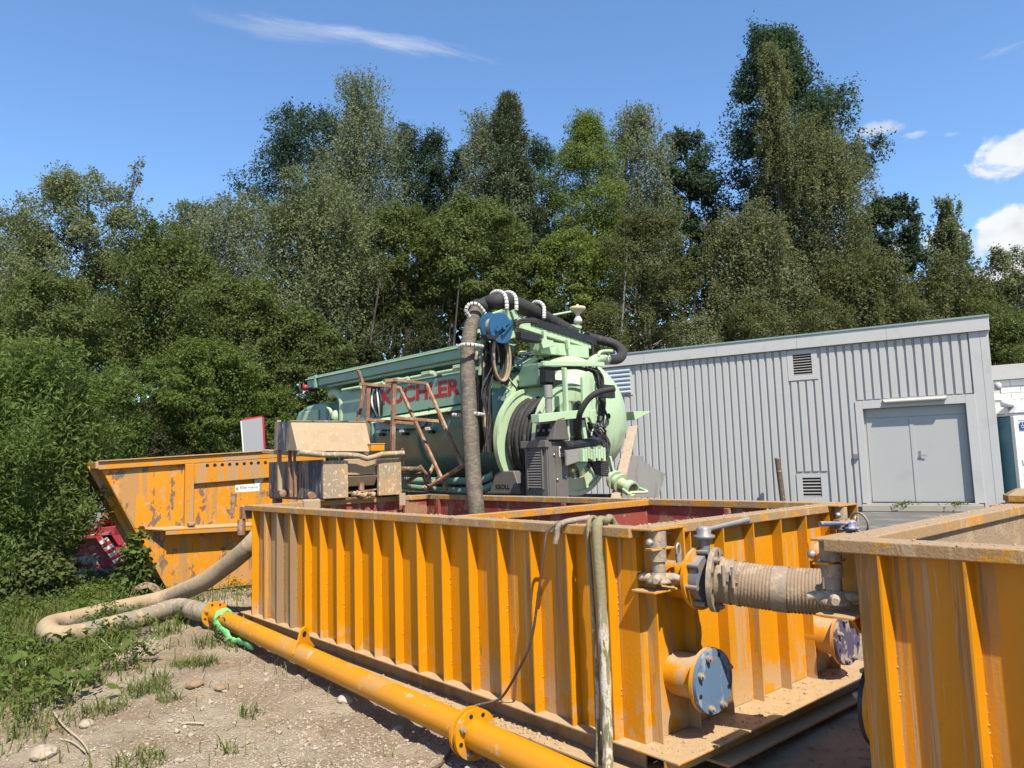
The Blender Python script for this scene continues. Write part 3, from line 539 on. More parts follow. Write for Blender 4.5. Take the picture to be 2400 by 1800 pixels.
def make_tree(name, label, px, top, hw, bot, depth, m='leaf_mid', prof='round', n=13000, size=.2, aspect=.55, clumps=90, crad=.13, style='clump', bark='bark', group=None, cat='tree', lean=0.0, stems=1, thin=1.0, squash=.8, base=None, twigs=True, fill=.25, rag=.22):
    """px, top, hw, bot: where the crown stands in the photograph; depth: metres away. Builds crown and trunk at true size."""
    size = size * LEAFSCALE
    rng = np.random.RandomState(int(px * 7 + top * 3 + depth) % 100000)
    T = at(px, top, depth); Bm = at(px, bot, depth); Rw = hw / FPX * depth
    gx0, gy0 = T[0], depth; zg = float(gz(gx0, gy0)) if base is None else base
    H = T[2] - zg; hb = max(.05, Bm[2] - zg); CH = H - hb
    root = thing(name, label, cat, (gx0, gy0, zg), 0, group)
    rc = crad * 1.55 * max(Rw, CH * .35); n = int(n * 1.75)
    K = clumps; h = rng.beta(1.15, 1.1, K) * .97 + .01
    if prof in ('cone', 'spire'): h[:max(3, K // 20)] = rng.uniform(.86, 1.0, max(3, K // 20))
    ang = rng.uniform(0, 2 * math.pi, K); rad = Rw * PROF[prof](h) * rng.uniform(.12, 1, K) ** .45 * rng.uniform(.78, 1.1, K)
    wob = 1 + rag * np.sin(ang * 3 + h * 9 + px)
    C = np.stack([np.cos(ang) * rad * wob + lean * h * CH, np.sin(ang) * rad * wob, hb + h * CH - rc * .4], 1)
    outw = unit(np.stack([C[:, 0], C[:, 1], (h - .35) * Rw * .8], 1)); Vs = []
    per = max(8, int(n / K))
    if style == 'clump':
        k = rng.randint(0, K, n); q = rng.normal(size=(n, 3)); q = unit(q) * rng.uniform(.2, 1, (n, 1)) ** .5
        sz = rng.uniform(.65, 1.35, K)[k][:, None]
        P = C[k] + q * rc * sz * np.array([1, 1, squash]); N = unit(q * .7 + outw[k] * .5 + np.array([0, 0, .55]) + rng.normal(size=(n, 3)) * .55)
        nf = int(n * fill); hf = rng.uniform(.02, .95, nf); af = rng.uniform(0, 6.283, nf); rf_ = Rw * PROF[prof](hf) * rng.uniform(.3, .98, nf) ** .6   # loose leaves between the clumps
        P2 = np.stack([np.cos(af) * rf_ + lean * hf * CH, np.sin(af) * rf_, hb + hf * CH], 1); N2 = unit(rng.normal(size=(nf, 3)) + np.array([0, 0, .5]))
        Vs.append(leaves(P, N, size, aspect, None, rng)); Vs.append(leaves(P2, N2, size, aspect, None, rng))
    elif style == 'weep':                      # strands hanging from the clumps
        ns = max(1, int(n / 26)); k = rng.randint(0, K, ns); st = C[k] + rng.normal(size=(ns, 3)) * rc * .55
        ln = rng.uniform(.5, 1.0, ns) * (rc * 2.6); tt = rng.uniform(0, 1, (ns, 26))
        P = st[:, None, :] + np.stack([outw[k, 0][:, None] * tt * .25, outw[k, 1][:, None] * tt * .25, -tt * ln[:, None]], 2) + rng.normal(size=(ns, 26, 3)) * .06
        P = P.reshape(-1, 3); N = unit(np.repeat(outw[k], 26, 0) * .6 + rng.normal(size=P.shape) * .7 + np.array([0, 0, .2]))
        Vs.append(leaves(P, N, size, aspect, np.array([0, 0, -1.0]), rng))
    elif style == 'needle':                    # tufts of long needles on rising twigs
        k = rng.randint(0, K, n); q = unit(rng.normal(size=(n, 3)) + np.array([0, 0, .8])); P = C[k] + q * rc * rng.uniform(.1, 1, (n, 1))
        N = unit(np.cross(q, rng.normal(size=(n, 3)))); Vs.append(leaves(P, N, size * 1.6, aspect * .4, q, rng))
    elif style == 'up':                        # sprays that stand up (poplar, willow)
        ns = max(1, int(n / 22)); k = rng.randint(0, K, ns); st = C[k] + rng.normal(size=(ns, 3)) * rc * .5
        dr = unit(outw[k] * .55 + np.array([0, 0, 1.0]) + rng.normal(size=(ns, 3)) * .25); ln = rng.uniform(.5, 1.1, ns) * rc * 1.7
        tt = rng.uniform(0, 1, (ns, 22)); P = (st[:, None] + dr[:, None] * (tt * ln[:, None])[..., None] + rng.normal(size=(ns, 22, 3)) * .055 * (1.2 - tt)[..., None] * (1 + rc)).reshape(-1, 3)
        N = unit(rng.normal(size=P.shape) * .8 + np.repeat(outw[k], 22, 0) * .5 + np.array([0, 0, .3])); Vs.append(leaves(P, N, size, aspect, None, rng))
    if style != 'clump':                       # inner leaves that close the crown
        nf = int(n * .42); hf = rng.uniform(.0, .88, nf); af = rng.uniform(0, 6.283, nf); rf_ = Rw * PROF[prof](hf) * rng.uniform(.0, .85, nf) ** .6
        P2 = np.stack([np.cos(af) * rf_ + lean * hf * CH, np.sin(af) * rf_, hb + hf * CH], 1); Vs.append(leaves(P2, unit(rng.normal(size=(nf, 3)) + np.array([0, -.3, .3])), size * 1.25, aspect, None, rng))
    if style in ('clump', 'weep', 'needle'):   # loose shoots that break the outline
        ns = int(n / 46); k = rng.randint(0, K, ns); dr = unit(outw[k] * .9 + np.array([0, 0, .75]) + rng.normal(size=(ns, 3)) * .45); ln = rc * rng.uniform(.7, 1.6, ns)
        tt = rng.uniform(.25, 1, (ns, 14)); P = (C[k][:, None] + dr[:, None] * (tt * ln[:, None])[..., None] + rng.normal(size=(ns, 14, 3)) * (.10 * rc)).reshape(-1, 3)
        Vs.append(leaves(P, unit(rng.normal(size=P.shape) + np.array([0, -.2, .5])), size * .9, aspect, None, rng))
    Vq = np.concatenate(Vs).reshape(-1, 4, 3); Vq = Vq[(Vq[:, 0, 2] < H + .1) & (Vq[:, 0, 2] > .05)]; Vs = [(Vq if depth < 15 else Vq[:, [2, 1, 3]]).reshape(-1, 3)]   # far leaves are single triangles
    link('crown', crown_mesh('crown', Vs, m, 4 if depth < 15 else 3), root)
    g = G(); tr = max(.03, min(.28, H * .012)) * thin
    for s_ in range(stems):
        ox = rng.uniform(-.25, .25) * Rw * (stems > 1); oy = rng.uniform(-.2, .2) * Rw * (stems > 1); pts = []
        for i in range(7):
            f = i / 6; pts.append((ox * (1 + f) + lean * max(0, (f * H * .9 - hb)) + rng.normal() * H * .006, oy * (1 + f) + rng.normal() * H * .006, f * H * .93 - (.25 if i == 0 else 0)))
        g.tube(pts, tr, 7, False, [1.25, 1, .85, .7, .5, .3, .08])
    if twigs:
        for i in range(min(K, 26)):
            c = C[i]; z0 = min(H * .86, max(hb * .75, c[2] - .45 * np.hypot(c[0], c[1]) - .2)); p0 = np.array([lean * max(0, z0 - hb), 0, z0]); mid_ = (p0 + c) / 2 + np.array([0, 0, -.06 * np.hypot(c[0], c[1])])
            g.tube(spline([p0, mid_, c], 3), tr * .22, 5, False, np.linspace(1, .25, 7))
    g.build('trunk', bark, root); return root

TREES = [
 # far row on the bank
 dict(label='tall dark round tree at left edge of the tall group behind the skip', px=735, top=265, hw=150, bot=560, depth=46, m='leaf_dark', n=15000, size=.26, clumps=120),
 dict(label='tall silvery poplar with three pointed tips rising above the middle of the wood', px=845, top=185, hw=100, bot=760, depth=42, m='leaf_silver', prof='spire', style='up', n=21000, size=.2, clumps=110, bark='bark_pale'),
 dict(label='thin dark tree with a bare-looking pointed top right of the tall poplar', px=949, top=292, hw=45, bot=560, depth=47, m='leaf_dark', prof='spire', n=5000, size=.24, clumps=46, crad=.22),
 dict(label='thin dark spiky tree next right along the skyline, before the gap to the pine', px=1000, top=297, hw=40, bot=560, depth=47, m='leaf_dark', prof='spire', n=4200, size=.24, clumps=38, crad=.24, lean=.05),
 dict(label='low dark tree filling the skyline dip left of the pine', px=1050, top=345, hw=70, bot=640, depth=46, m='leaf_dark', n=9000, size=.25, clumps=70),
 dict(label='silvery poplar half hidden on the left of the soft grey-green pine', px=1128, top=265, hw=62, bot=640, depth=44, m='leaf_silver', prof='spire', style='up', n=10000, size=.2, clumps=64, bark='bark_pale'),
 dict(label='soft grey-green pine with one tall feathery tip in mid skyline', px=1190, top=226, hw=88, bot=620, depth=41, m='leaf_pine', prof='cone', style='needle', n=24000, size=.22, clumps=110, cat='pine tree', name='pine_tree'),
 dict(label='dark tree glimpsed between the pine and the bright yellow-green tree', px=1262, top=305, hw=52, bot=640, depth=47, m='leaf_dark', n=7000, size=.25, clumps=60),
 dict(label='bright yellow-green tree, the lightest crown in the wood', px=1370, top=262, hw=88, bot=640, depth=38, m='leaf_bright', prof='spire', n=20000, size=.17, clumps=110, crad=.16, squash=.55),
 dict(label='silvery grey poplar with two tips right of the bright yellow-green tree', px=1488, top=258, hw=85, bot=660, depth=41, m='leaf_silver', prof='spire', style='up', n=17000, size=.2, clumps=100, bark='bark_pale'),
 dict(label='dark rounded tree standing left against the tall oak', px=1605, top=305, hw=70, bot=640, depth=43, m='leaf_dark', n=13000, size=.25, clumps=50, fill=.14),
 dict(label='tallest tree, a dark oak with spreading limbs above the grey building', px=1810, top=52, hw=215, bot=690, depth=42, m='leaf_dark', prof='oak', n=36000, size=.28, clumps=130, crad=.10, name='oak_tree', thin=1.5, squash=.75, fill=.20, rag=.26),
 dict(label='tall weeping birch hanging in front of the dark oak', px=1806, top=98, hw=50, bot=420, depth=37.5, m='leaf_birch', prof='cone', style='weep', n=9000, size=.17, aspect=.6, clumps=70, crad=.13, bark='bark_pale', name='birch_tree'),
 dict(label='broad weeping birch drooping on the right side of the oak', px=1905, top=275, hw=105, bot=700, depth=36.5, m='leaf_birch', prof='round', style='weep', n=24000, size=.17, aspect=.6, clumps=110, crad=.12, bark='bark_pale', name='birch_tree'),
 dict(label='dark feathery tree right of the oak with white cloud behind its stem', px=2070, top=465, hw=85, bot=640, depth=41, m='leaf_dark', prof='round', n=11000, size=.24, clumps=70, thin=.7),
 dict(label='airy small-leaved birch reaching into the clouds at right', px=2212, top=470, hw=62, bot=720, depth=37, m='leaf_grey', prof='cone', style='up', n=7000, size=.2, clumps=60, thin=.5, bark='bark_pale', name='birch_tree'),
 dict(label='low leafy tree at the right edge of the photo above the brick building', px=2370, top=585, hw=120, bot=900, depth=37, m='leaf_grey', n=15000, size=.21, clumps=90),
 dict(label='olive tree behind the roof between oak and right edge', px=2200, top=600, hw=130, bot=900, depth=35, m='leaf_olive', style='weep', n=17000, size=.18, clumps=90),
 dict(label='weeping olive birch low behind the building roof under the oak', px=2020, top=590, hw=130, bot=900, depth=33.5, m='leaf_olive', style='weep', n=18000, size=.17, aspect=.6, clumps=90, name='birch_tree'),
 dict(label='mid-height weeping birch with pale drooping twigs left under the oak', px=1745, top=475, hw=125, bot=850, depth=34, m='leaf_birch', style='weep', n=22000, size=.17, aspect=.6, clumps=100, bark='bark_pale', name='birch_tree'),
 dict(label='brownish olive tree left of the drooping birch, above the truck boom', px=1510, top=490, hw=115, bot=820, depth=33, m='leaf_olive', n=18000, size=.16, clumps=110, bark='bark_pale'),
 dict(label='light green tree low in front of the bright tree, behind the boom', px=1330, top=540, hw=110, bot=760, depth=34, m='leaf_bright', n=13000, size=.19, clumps=85, squash=.55),
 dict(label='dark leafy maple in shade at centre, above the green truck tray', px=1110, top=470, hw=150, bot=730, depth=34, m='leaf_mid', n=22000, size=.21, clumps=120, squash=.5),
 dict(label='dark tree crown left of the centre maple over the shaded trunks', px=930, top=480, hw=120, bot=760, depth=35.5, m='leaf_mid', n=18000, size=.21, clumps=100),
 dict(label='big grey-green poplar with glittering leaves, left of centre', px=745, top=420, hw=150, bot=900, depth=33, m='leaf_grey', prof='round', style='up', n=30000, size=.18, clumps=150, crad=.11, bark='bark_pale'),
 dict(label='pale grey-green willow on the skyline between left tree and dark crown', px=545, top=445, hw=120, bot=800, depth=40, m='leaf_silver', style='weep', n=18000, size=.19, clumps=100, bark='bark_pale'),
 dict(label='pale tree at the skyline gap right of the big left tree', px=450, top=478, hw=70, bot=760, depth=42, m='leaf_grey', style='up', n=10000, size=.2, clumps=60),
 dict(label='large grey-green tree with thin twigs on top at left', px=205, top=405, hw=170, bot=860, depth=30, m='leaf_grey', n=28000, size=.17, clumps=150, crad=.11),
 dict(label='thin leaning branchy sapling top sticking out above the large left tree', px=292, top=372, hw=48, bot=520, depth=30.5, m='leaf_grey', prof='cone', style='up', n=200, size=.2, clumps=34, lean=.22, thin=.4, crad=.17),
 dict(label='blue-green tree cut by the left edge of the photo', px=20, top=500, hw=110, bot=860, depth=33, m='leaf_grey', n=15000, size=.19, clumps=90),
 dict(label='mid green willow right of the large left tree, over the skip', px=400, top=530, hw=125, bot=900, depth=28.5, m='leaf_mid', style='up', n=22000, size=.16, clumps=120),
 dict(label='leafy tree with fresh green branches over the skip middle', px=560, top=640, hw=130, bot=1000, depth=25.5, m='leaf_mid', n=22000, size=.15, clumps=130, squash=.5),
 dict(label='fresh green low-branching tree behind the skip', px=480, top=790, hw=140, bot=1060, depth=22.5, m='leaf_fresh', n=20000, size=.13, clumps=130, squash=.45, crad=.12),
 dict(label='olive green tree behind the willow shrub at left', px=130, top=640, hw=150, bot=1000, depth=24.5, m='leaf_mid', n=22000, size=.15, clumps=120, squash=.5),
 dict(label='dense tree between the left trees, above the sign board', px=700, top=720, hw=110, bot=1010, depth=26, m='leaf_mid', n=16000, size=.15, clumps=100, squash=.5),
 dict(label='shaded tree behind the truck cab end', px=830, top=800, hw=80, bot=1020, depth=29, m='leaf_shade', n=10000, size=.17, clumps=70),
]
for k in TREES: make_tree(k.pop('name', 'broadleaf_tree'), k.pop('label'), group='trees of the wood behind the yard', **k)
# bare stems in the shade of the wood
STEMS = [(1030, 690, 33.5, 'slim pale trunk in the shade left of the suction hose top', .04), (1052, 760, 31, 'straight grey trunk close above the truck tray', 0), (868, 760, 31, 'thin slanting trunk in shade above the left end of the truck tray', -.12),
         (1446, 700, 31.5, 'pale crooked trunk right of the orange beacon', .06), (1468, 740, 33, 'dark trunk next to the pale crooked one behind the roof end', 0), (1340, 640, 33, 'reddish trunk lit below the bright yellow-green tree', 0), (1560, 740, 34, 'dark trunk standing behind the roof at its left third', -.03)]
for px, top, dep, lab, ln in STEMS:
    P = at(px, top, dep); zg = float(gz(P[0], dep)); root = thing('tree_stem', lab, 'tree trunk', (P[0], dep, zg), 0, 'bare stems in the shade of the wood')
    H = P[2] - zg; g = G(); r2 = random.Random(px)
    g.tube(spline([(-ln * H, 0, -.2), (-ln * H * .5 + r2.uniform(-.4, .4), 0, H * .35), (r2.uniform(-.4, .4), 0, H * .7), (ln * .5 + .5, 0, H + 2.0)], 5), .07, 8, False, np.linspace(1.2, .5, 16)); g.build('trunk', 'bark_pale' if 'pale' in lab else 'bark', root)
    for k in range(4):
        z = H * r2.uniform(.55, .95); a = r2.uniform(-1, 1); g = G(); g.tube([(0, 0, z), (a * 1.2, r2.uniform(-.4, .4), z + .9)], .03, 5, False, [1, .3]); g.build('branch', 'bark', root)
# undergrowth: low shrubs one can tell apart
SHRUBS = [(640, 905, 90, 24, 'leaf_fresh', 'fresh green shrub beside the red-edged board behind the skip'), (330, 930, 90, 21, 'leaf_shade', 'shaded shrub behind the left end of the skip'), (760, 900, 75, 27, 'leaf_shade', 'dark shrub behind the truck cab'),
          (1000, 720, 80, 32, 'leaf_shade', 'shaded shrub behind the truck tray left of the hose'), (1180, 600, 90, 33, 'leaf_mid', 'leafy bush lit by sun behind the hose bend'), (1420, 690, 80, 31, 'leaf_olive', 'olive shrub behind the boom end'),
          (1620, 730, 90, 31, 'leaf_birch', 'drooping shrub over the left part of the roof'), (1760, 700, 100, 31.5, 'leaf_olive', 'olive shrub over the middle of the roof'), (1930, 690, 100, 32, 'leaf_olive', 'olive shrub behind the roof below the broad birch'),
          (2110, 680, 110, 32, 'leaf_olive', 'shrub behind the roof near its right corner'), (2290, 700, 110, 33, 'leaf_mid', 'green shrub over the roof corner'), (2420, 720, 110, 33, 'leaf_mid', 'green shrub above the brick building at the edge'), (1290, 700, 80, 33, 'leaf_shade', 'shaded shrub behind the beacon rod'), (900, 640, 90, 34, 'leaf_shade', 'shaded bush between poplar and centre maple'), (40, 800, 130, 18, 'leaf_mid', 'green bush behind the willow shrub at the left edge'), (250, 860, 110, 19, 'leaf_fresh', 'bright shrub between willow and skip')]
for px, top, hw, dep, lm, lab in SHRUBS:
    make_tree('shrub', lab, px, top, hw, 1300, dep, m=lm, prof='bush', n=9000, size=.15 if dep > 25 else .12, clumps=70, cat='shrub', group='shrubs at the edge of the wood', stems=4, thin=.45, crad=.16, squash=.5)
# the deep wood behind reads as one mass
rng = np.random.RandomState(3); n = 60000
px = rng.uniform(-60, 1700, n); xx = rng.uniform(-55, 60, n); yy = rng.uniform(47, 62, n) - .25 * np.abs(xx) * 0; edge = 9.5 + 2.2 * np.sin(xx * .35) + 1.3 * np.sin(xx * .9 + 1)
edge = np.where(xx < -16, edge + .5, np.where(xx > 19, edge - 4.5, edge + 1)); zz = rng.uniform(0, 1, n) ** .8 * edge + gz(xx, yy)
P = np.stack([xx, yy, zz], 1); N = unit(rng.normal(size=(n, 3)) + np.array([.1, -.8, .5])); V = leaves(P, N, .6, .7, None, rng)
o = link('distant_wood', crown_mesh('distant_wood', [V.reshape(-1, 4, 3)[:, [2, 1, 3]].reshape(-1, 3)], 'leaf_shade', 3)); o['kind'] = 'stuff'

# young willow in front at left
def willow(name, lab, bx, by, px, top, hw, bot, depth, n, seed_size=.085, m='leaf_fresh', stems=3, clumps=120, cat='young tree'):
    return make_tree(name, lab, px, top, hw, bot, depth, m=m, prof='round', style='up', n=n, size=seed_size, aspect=.24, clumps=clumps, crad=.16, cat=cat, stems=stems, thin=.8, bark='bark_pale')
willow('willow_sapling', 'young willow with narrow leaves growing beside the skip at the left edge', 0, 0, 88, 815, 165, 1310, 11.3, 22000, .10, m='leaf_young', clumps=130)
make_tree('leafy_shrub', 'broad-leaved shrub hiding the low end of the skip and the red trailer', 322, 1240, 30, 1395, 10.6, m='leaf_fresh', prof='bush', n=420, size=.11, aspect=.6, clumps=40, crad=.25, cat='shrub', stems=4, thin=.35)
make_tree('leafy_shrub', 'dark leafy shrub around the willow stem in front of the rubble heap', 85, 1285, 85, 1410, 10.9, m='leaf_mid', prof='bush', n=3000, size=.09, aspect=.5, clumps=70, crad=.2, cat='shrub', stems=5, thin=.35)

# ------------------------------------------------------------------ the two settling tanks
TZ, LZ = 1.36, .15
def bolt(g, c, ax, r=.016, h=.016):
    c = np.array(c, float); ax = np.array(ax, float); g.cyl(c, c + ax * h, r, 6); g.cyl(c + ax * h, c + ax * (h + .012), r * .55, 8)
def crumbs(name, parent, pts, m='crumb', seed=1):
    """pts: (x, y, z, r) lumps joined in one stuff part"""
    g = G(); r2 = random.Random(seed)
    for p in pts: g.blob(p[:3], p[3], r2)
    return g.build(name, m, parent, kind='stuff')
def bracket(root, a0, b0, sgn, tops='rim_mud'):
    """corner pocket on an end wall with its screw clamp; sgn +1: on the a = L end, -1: on the a = 0 end; b0: corner edge"""
    A = lambda d: a0 + sgn * d
    lo, hi = .80, TZ
    g = G()
    g.prism([(A(.001), b0, hi - .016), (A(.17), b0 + .0, hi - .016), (A(.17), b0 + .3, hi - .016), (A(.001), b0 + .3, hi - .016)], (0, 0, .012)); br = g.build('corner_bracket', 'rim_orange', root, .003)
    g = G(); g.prism([(A(.001), b0, hi - .36), (A(.17), b0, hi - .36), (A(.17), b0 + .3, hi - .36), (A(.001), b0 + .3, hi - .36)], (0, 0, .012)); g.build('bottom_plate', 'yellow_end', br, .003)
    g = G(); g.prism([(A(.001), b0 + .288, hi - .347), (A(.17), b0 + .288, hi - .347), (A(.17), b0 + .288, hi - .017), (A(.001), b0 + .288, hi - .017)], (0, .012, 0)); g.build('side_plate', 'yellow_end', br, .003)
    g = G(); g.prism([(A(.10), b0 + .02, hi - .125), (A(.17), b0 + .0, hi - .125), (A(.17), b0 + .20, hi - .125), (A(.10), b0 + .20, hi - .125)], (0, 0, .01)); g.build('clamp_lip', 'yellow_end', br, .002)
    cx, cb = A(.125), b0 + .10
    g = G(); g.cyl((cx, cb, hi - .114), (cx, cb, hi - .02), .052, 8); g.build('clamp_housing', 'steel_mud', br, .004); g = G(); g.cyl((cx, cb, hi - .19), (cx, cb, hi - .126), .048, 16); g.cyl((cx, cb, hi - .25), (cx, cb, hi - .19), .038, 14)
    g.rev([(.045, 0), (.05, .02), (.07, .045), (.075, .06), (.001, .062)], (cx, cb, hi - .25), (0, 0, -1), 14); g.build('screw_clamp', 'steel_mud', br, 0)
    g = G()
    for k in range(4):
        q = .5 + k * math.pi / 2; e = np.array([math.cos(q), math.sin(q), 0]); c = np.array([cx, cb, hi - .285])
        g.tube([c + e * .04, c + e * .085 + np.array([0, 0, .006]), c + e * .115], .024, 8, True, [1.2, 1, .75])
    g.prism([(cx - .035, cb, hi - .27), (cx + .035, cb, hi - .27), (cx, cb, hi - .215)], (0, .014, 0)); g.build('wing_nut', 'plank', br)
    g = G(); g.rev([(.001, -.022), (.018, -.014), (.024, 0), (.018, .014), (.001, .022)], (A(.16), b0 - .012, hi - .075), (1, 0, 0), 10); g.build('clamp_ball', 'grey_steel', br)
    g = G(); sh = (A(.19), b0 + .205, hi - .12)
    g.tube(spline([(sh[0], sh[1] - .014, sh[2] - .035), (sh[0], sh[1] - .017, sh[2]), (sh[0], sh[1], sh[2] + .022), (sh[0], sh[1] + .017, sh[2]), (sh[0], sh[1] + .014, sh[2] - .035)], 4), .008, 7); g.cyl((sh[0], sh[1], sh[2] - .085), (sh[0], sh[1], sh[2] - .035), .018, 8); g.build('shackle', 'grey_steel', br)
    return br

def tank(name, label, F, L, W, e, ribs, ends, muddy, group, wallm='yellow', dp=.30, rear_ribs=True):
    root = thing(name, label, 'steel tank', tuple(F.o), F.yaw, group)
    rt = .006
    # outer sheets between the ribs of the long front side
    edges = [0.0] + list(ribs) + [L]
    for i in range(len(edges) - 1):
        g = G(); g.box((edges[i] + (.0005 if i else 0), 0, LZ), (edges[i + 1] - .0005, rt, TZ - .061)); g.build('wall_panel', muddy.get(i, wallm), root)
    g = G(); g.box((0, W - rt, LZ), (L, W, TZ - .061)); g.build('back_wall', wallm, root)
    for a in (0, L - rt): g = G(); g.box((a, rt + .001, LZ), (a + rt, W - rt - .001, TZ - .061)); g.build('end_wall', 'yellow_end', root)
    # lining
    i0, i1 = rt + .008, rt + .02
    g = G(); g.box((i0, i0, LZ + .01), (L - i0, i1, TZ - .062)); g.build('inner_wall', 'red_oxide' if dp else 'mud_wall', root)
    g = G(); g.box((i0, W - i1, LZ + .01), (L - i0, W - i0, TZ - .062)); g.build('inner_wall', 'red_oxide' if dp else 'mud_wall', root)
    for a in (i0, L - i1): g = G(); g.box((a, i1 + .001, LZ + .01), (a + .012, W - i1 - .001, TZ - .062)); g.build('inner_wall', 'red_oxide' if dp else 'mud_wall', root)
    g = G(); g.box((i1 + .001, i1 + .001, LZ), (L - i1 - .001, W - i1 - .001, .45)); g.build('sludge', 'sludge', root)
    # rim
    h0 = TZ - .06
    def rim(lo, hi, nm='rim'): g = G(); g.box(lo, hi); return g.build(nm, 'rim_mud', root, .006)
    rim((-e, -e, h0), (L + .02, .05, TZ)); rim((-e, W - .05, h0), (L + .02, W + e, TZ)); rim((-e, .051, h0), (.05, W - .051, TZ)); rim((L - .05, .051, h0), (L + e, W - .051, TZ))
    r2 = random.Random(5); pts = []
    for k in range(700):
        s = r2.random(); a, b = (r2.uniform(-e, L), r2.uniform(-e, .05)) if s < .5 else ((r2.uniform(L - .05, L + e), r2.uniform(0, W)) if s < .75 else ((r2.uniform(0, L), r2.uniform(W - .05, W + e * .5)) if s < .9 else (r2.uniform(-e, .05), r2.uniform(0, W))))
        pts.append((a, b, TZ + .001, r2.uniform(.002, .008) * (2.2 if r2.random() < .07 else 1)))
    crumbs('mud_crumbs', root, pts, seed=3)
    # ribs
    g = G(); g.box((-.005, -e + .002, LZ + .001), (.005, -.0005, h0 - .001)); meY = g.mesh('rib'); meY.materials.append(MATS[wallm]); meB = meY.copy(); meB.materials[0] = MATS['rib_brown']
    for i, a in enumerate(ribs): o = link('rib', meB if muddy.get(i) == 'yellow_muddy' and i else meY, root); o.location.x = a
    if rear_ribs:
        for a in ribs: o = link('rib', meY, root); o.location = (a, W + e, 0)
    g = G(); g.box((.0005, -.005, LZ + .001), (e - .004, .005, h0 - .001)); meE = g.mesh('rib'); meE.materials.append(MATS['yellow_end'])
    for a0, bs in ends:
        for b_ in bs:
            o = link('rib', meE, root); o.location = (a0 if a0 > 0 else -e + .003, b_, 0)
    r2 = random.Random(17); g = G()                # weld spatter along the rib roots
    for a in ribs:
        for k in range(15): g.blob((a + .006, -r2.uniform(.0, .012), r2.uniform(LZ + .02, h0 - .02)), r2.uniform(.003, .0075), r2)
    g.build('weld_beads', wallm, root, kind='stuff')
    # skid base: ledge, web and foot of the long and of the short beams
    eo = e + .012
    def beam(lo, hi, nm, mt='yellow_muddy', bv=.004): g = G(); g.box(lo, hi); g.build(nm, mt, root, bv)
    beam((-.16, -eo, LZ - .014), (L + .0, .10, LZ - .0005), 'base_ledge', 'yellow_muddy'); beam((-.16, -.002, .022), (L, .012, LZ - .0145), 'base_web', 'yellow_muddy', 0); beam((-.16, -.16, .004), (L + .30, .09, .0215), 'base_foot', 'yellow_muddy')
    beam((-.16, W - .10, LZ - .014), (L + .0, W + eo, LZ - .0005), 'base_ledge'); beam((-.16, W - .012, .022), (L, W + .002, LZ - .0145), 'base_web'); beam((-.16, W - .09, .004), (L + .30, W + .09, .0215), 'base_foot')
    for a0, sg, dpt in ((L, 1, dp or .2), (0, -1, .16)):
        a = lambda d: a0 + sg * d
        lo, hi = sorted((a(.0005), a(dpt))); g = G(); g.box((lo, -eo - .001, LZ - .0135), (hi, W + .08, LZ)); g.build('end_ledge', 'yellow_end', root, .004)
        lo, hi = sorted((a(dpt - .10), a(dpt - .088))); g = G(); g.box((lo, -eo, .05), (hi, W + .08, LZ - .0145)); g.build('end_web', 'yellow_end', root)
        lo, hi = sorted((a(dpt - .14), a(dpt + .04))); g = G(); g.box((lo, .3, .03), (hi, W - .3, .048)); g.build('end_foot', 'yellow_end', root, .003)
    return root

F1 = Frame(-3.0292, 8.7134, -.8602); L1, W1, E1 = 5.70, 2.41, .08
ribs1 = [.146 + .337 * i for i in range(17)]
T1 = tank('settling_tank', 'long yellow ribbed steel tank with rusty red inside, the suction hose hanging into it', F1, L1, W1, E1, ribs1, [(L1, [.07, .42, .77, 1.12, 1.47, 1.82, 2.17]), (0, [.4, .8, 1.2, 1.6, 2.0])], {1: 'yellow_muddy', 2: 'yellow_muddy', 3: 'yellow_muddy', 13: 'yellow_streak', 14: 'yellow_streak', 15: 'yellow_streak', 16: 'yellow_streak', 17: 'yellow_streak'}, 'ribbed yellow steel tanks')
# partition and wall stiffeners
pa = F1.l(onz(1076, 1207, TZ))[0]
g = G(); g.box((pa - .03, .051, TZ - .06), (pa + .05, W1 - .051, TZ - .004)); g.build('partition_rim', 'rim_orange', T1, .005)
g = G(); g.box((pa - .006, .028, .46), (pa + .006, W1 - .028, TZ - .062)); g.build('partition', 'red_oxide', T1)
for a in (.30, pa - 1.15, pa - .62, pa + .9):
    g = G(); g.box((a, W1 - .075, .46), (a + .055, W1 - .0285, TZ - .065)); g.build('wall_stiffener', 'red_oxide', T1, .003)
g = G(); g.box((.03, 1.98, .5), (.10, 2.04, TZ - .065)); g.build('wall_stiffener', 'red_oxide', T1)
bracket(T1, L1, -E1 + .02, 1); bracket(T1, L1, W1 - .26, 1)
for bb in (-E1, W1 - .05):                      # hooks at the far left end
    g = G(); g.box((-.19, bb - .02, TZ - .16), (-.085, bb + .10, TZ - .015)); g.cyl((-.22, bb + .02, TZ - .03), (-.10, bb + .02, TZ - .03), .022, 8); g.cyl((-.14, bb - .012, TZ - .34), (-.14, bb - .012, TZ - .16), .045, 12); g.build('corner_bracket', 'rust', T1, .004)
r2 = random.Random(44); pts = []
for k in range(300): pts.append((L1 + r2.uniform(.005, .29), r2.uniform(-.05, W1), LZ + .001, r2.uniform(.003, .010) * (2.4 if r2.random() < .08 else 1)))
crumbs('dirt_crumbs', T1, pts, seed=9)
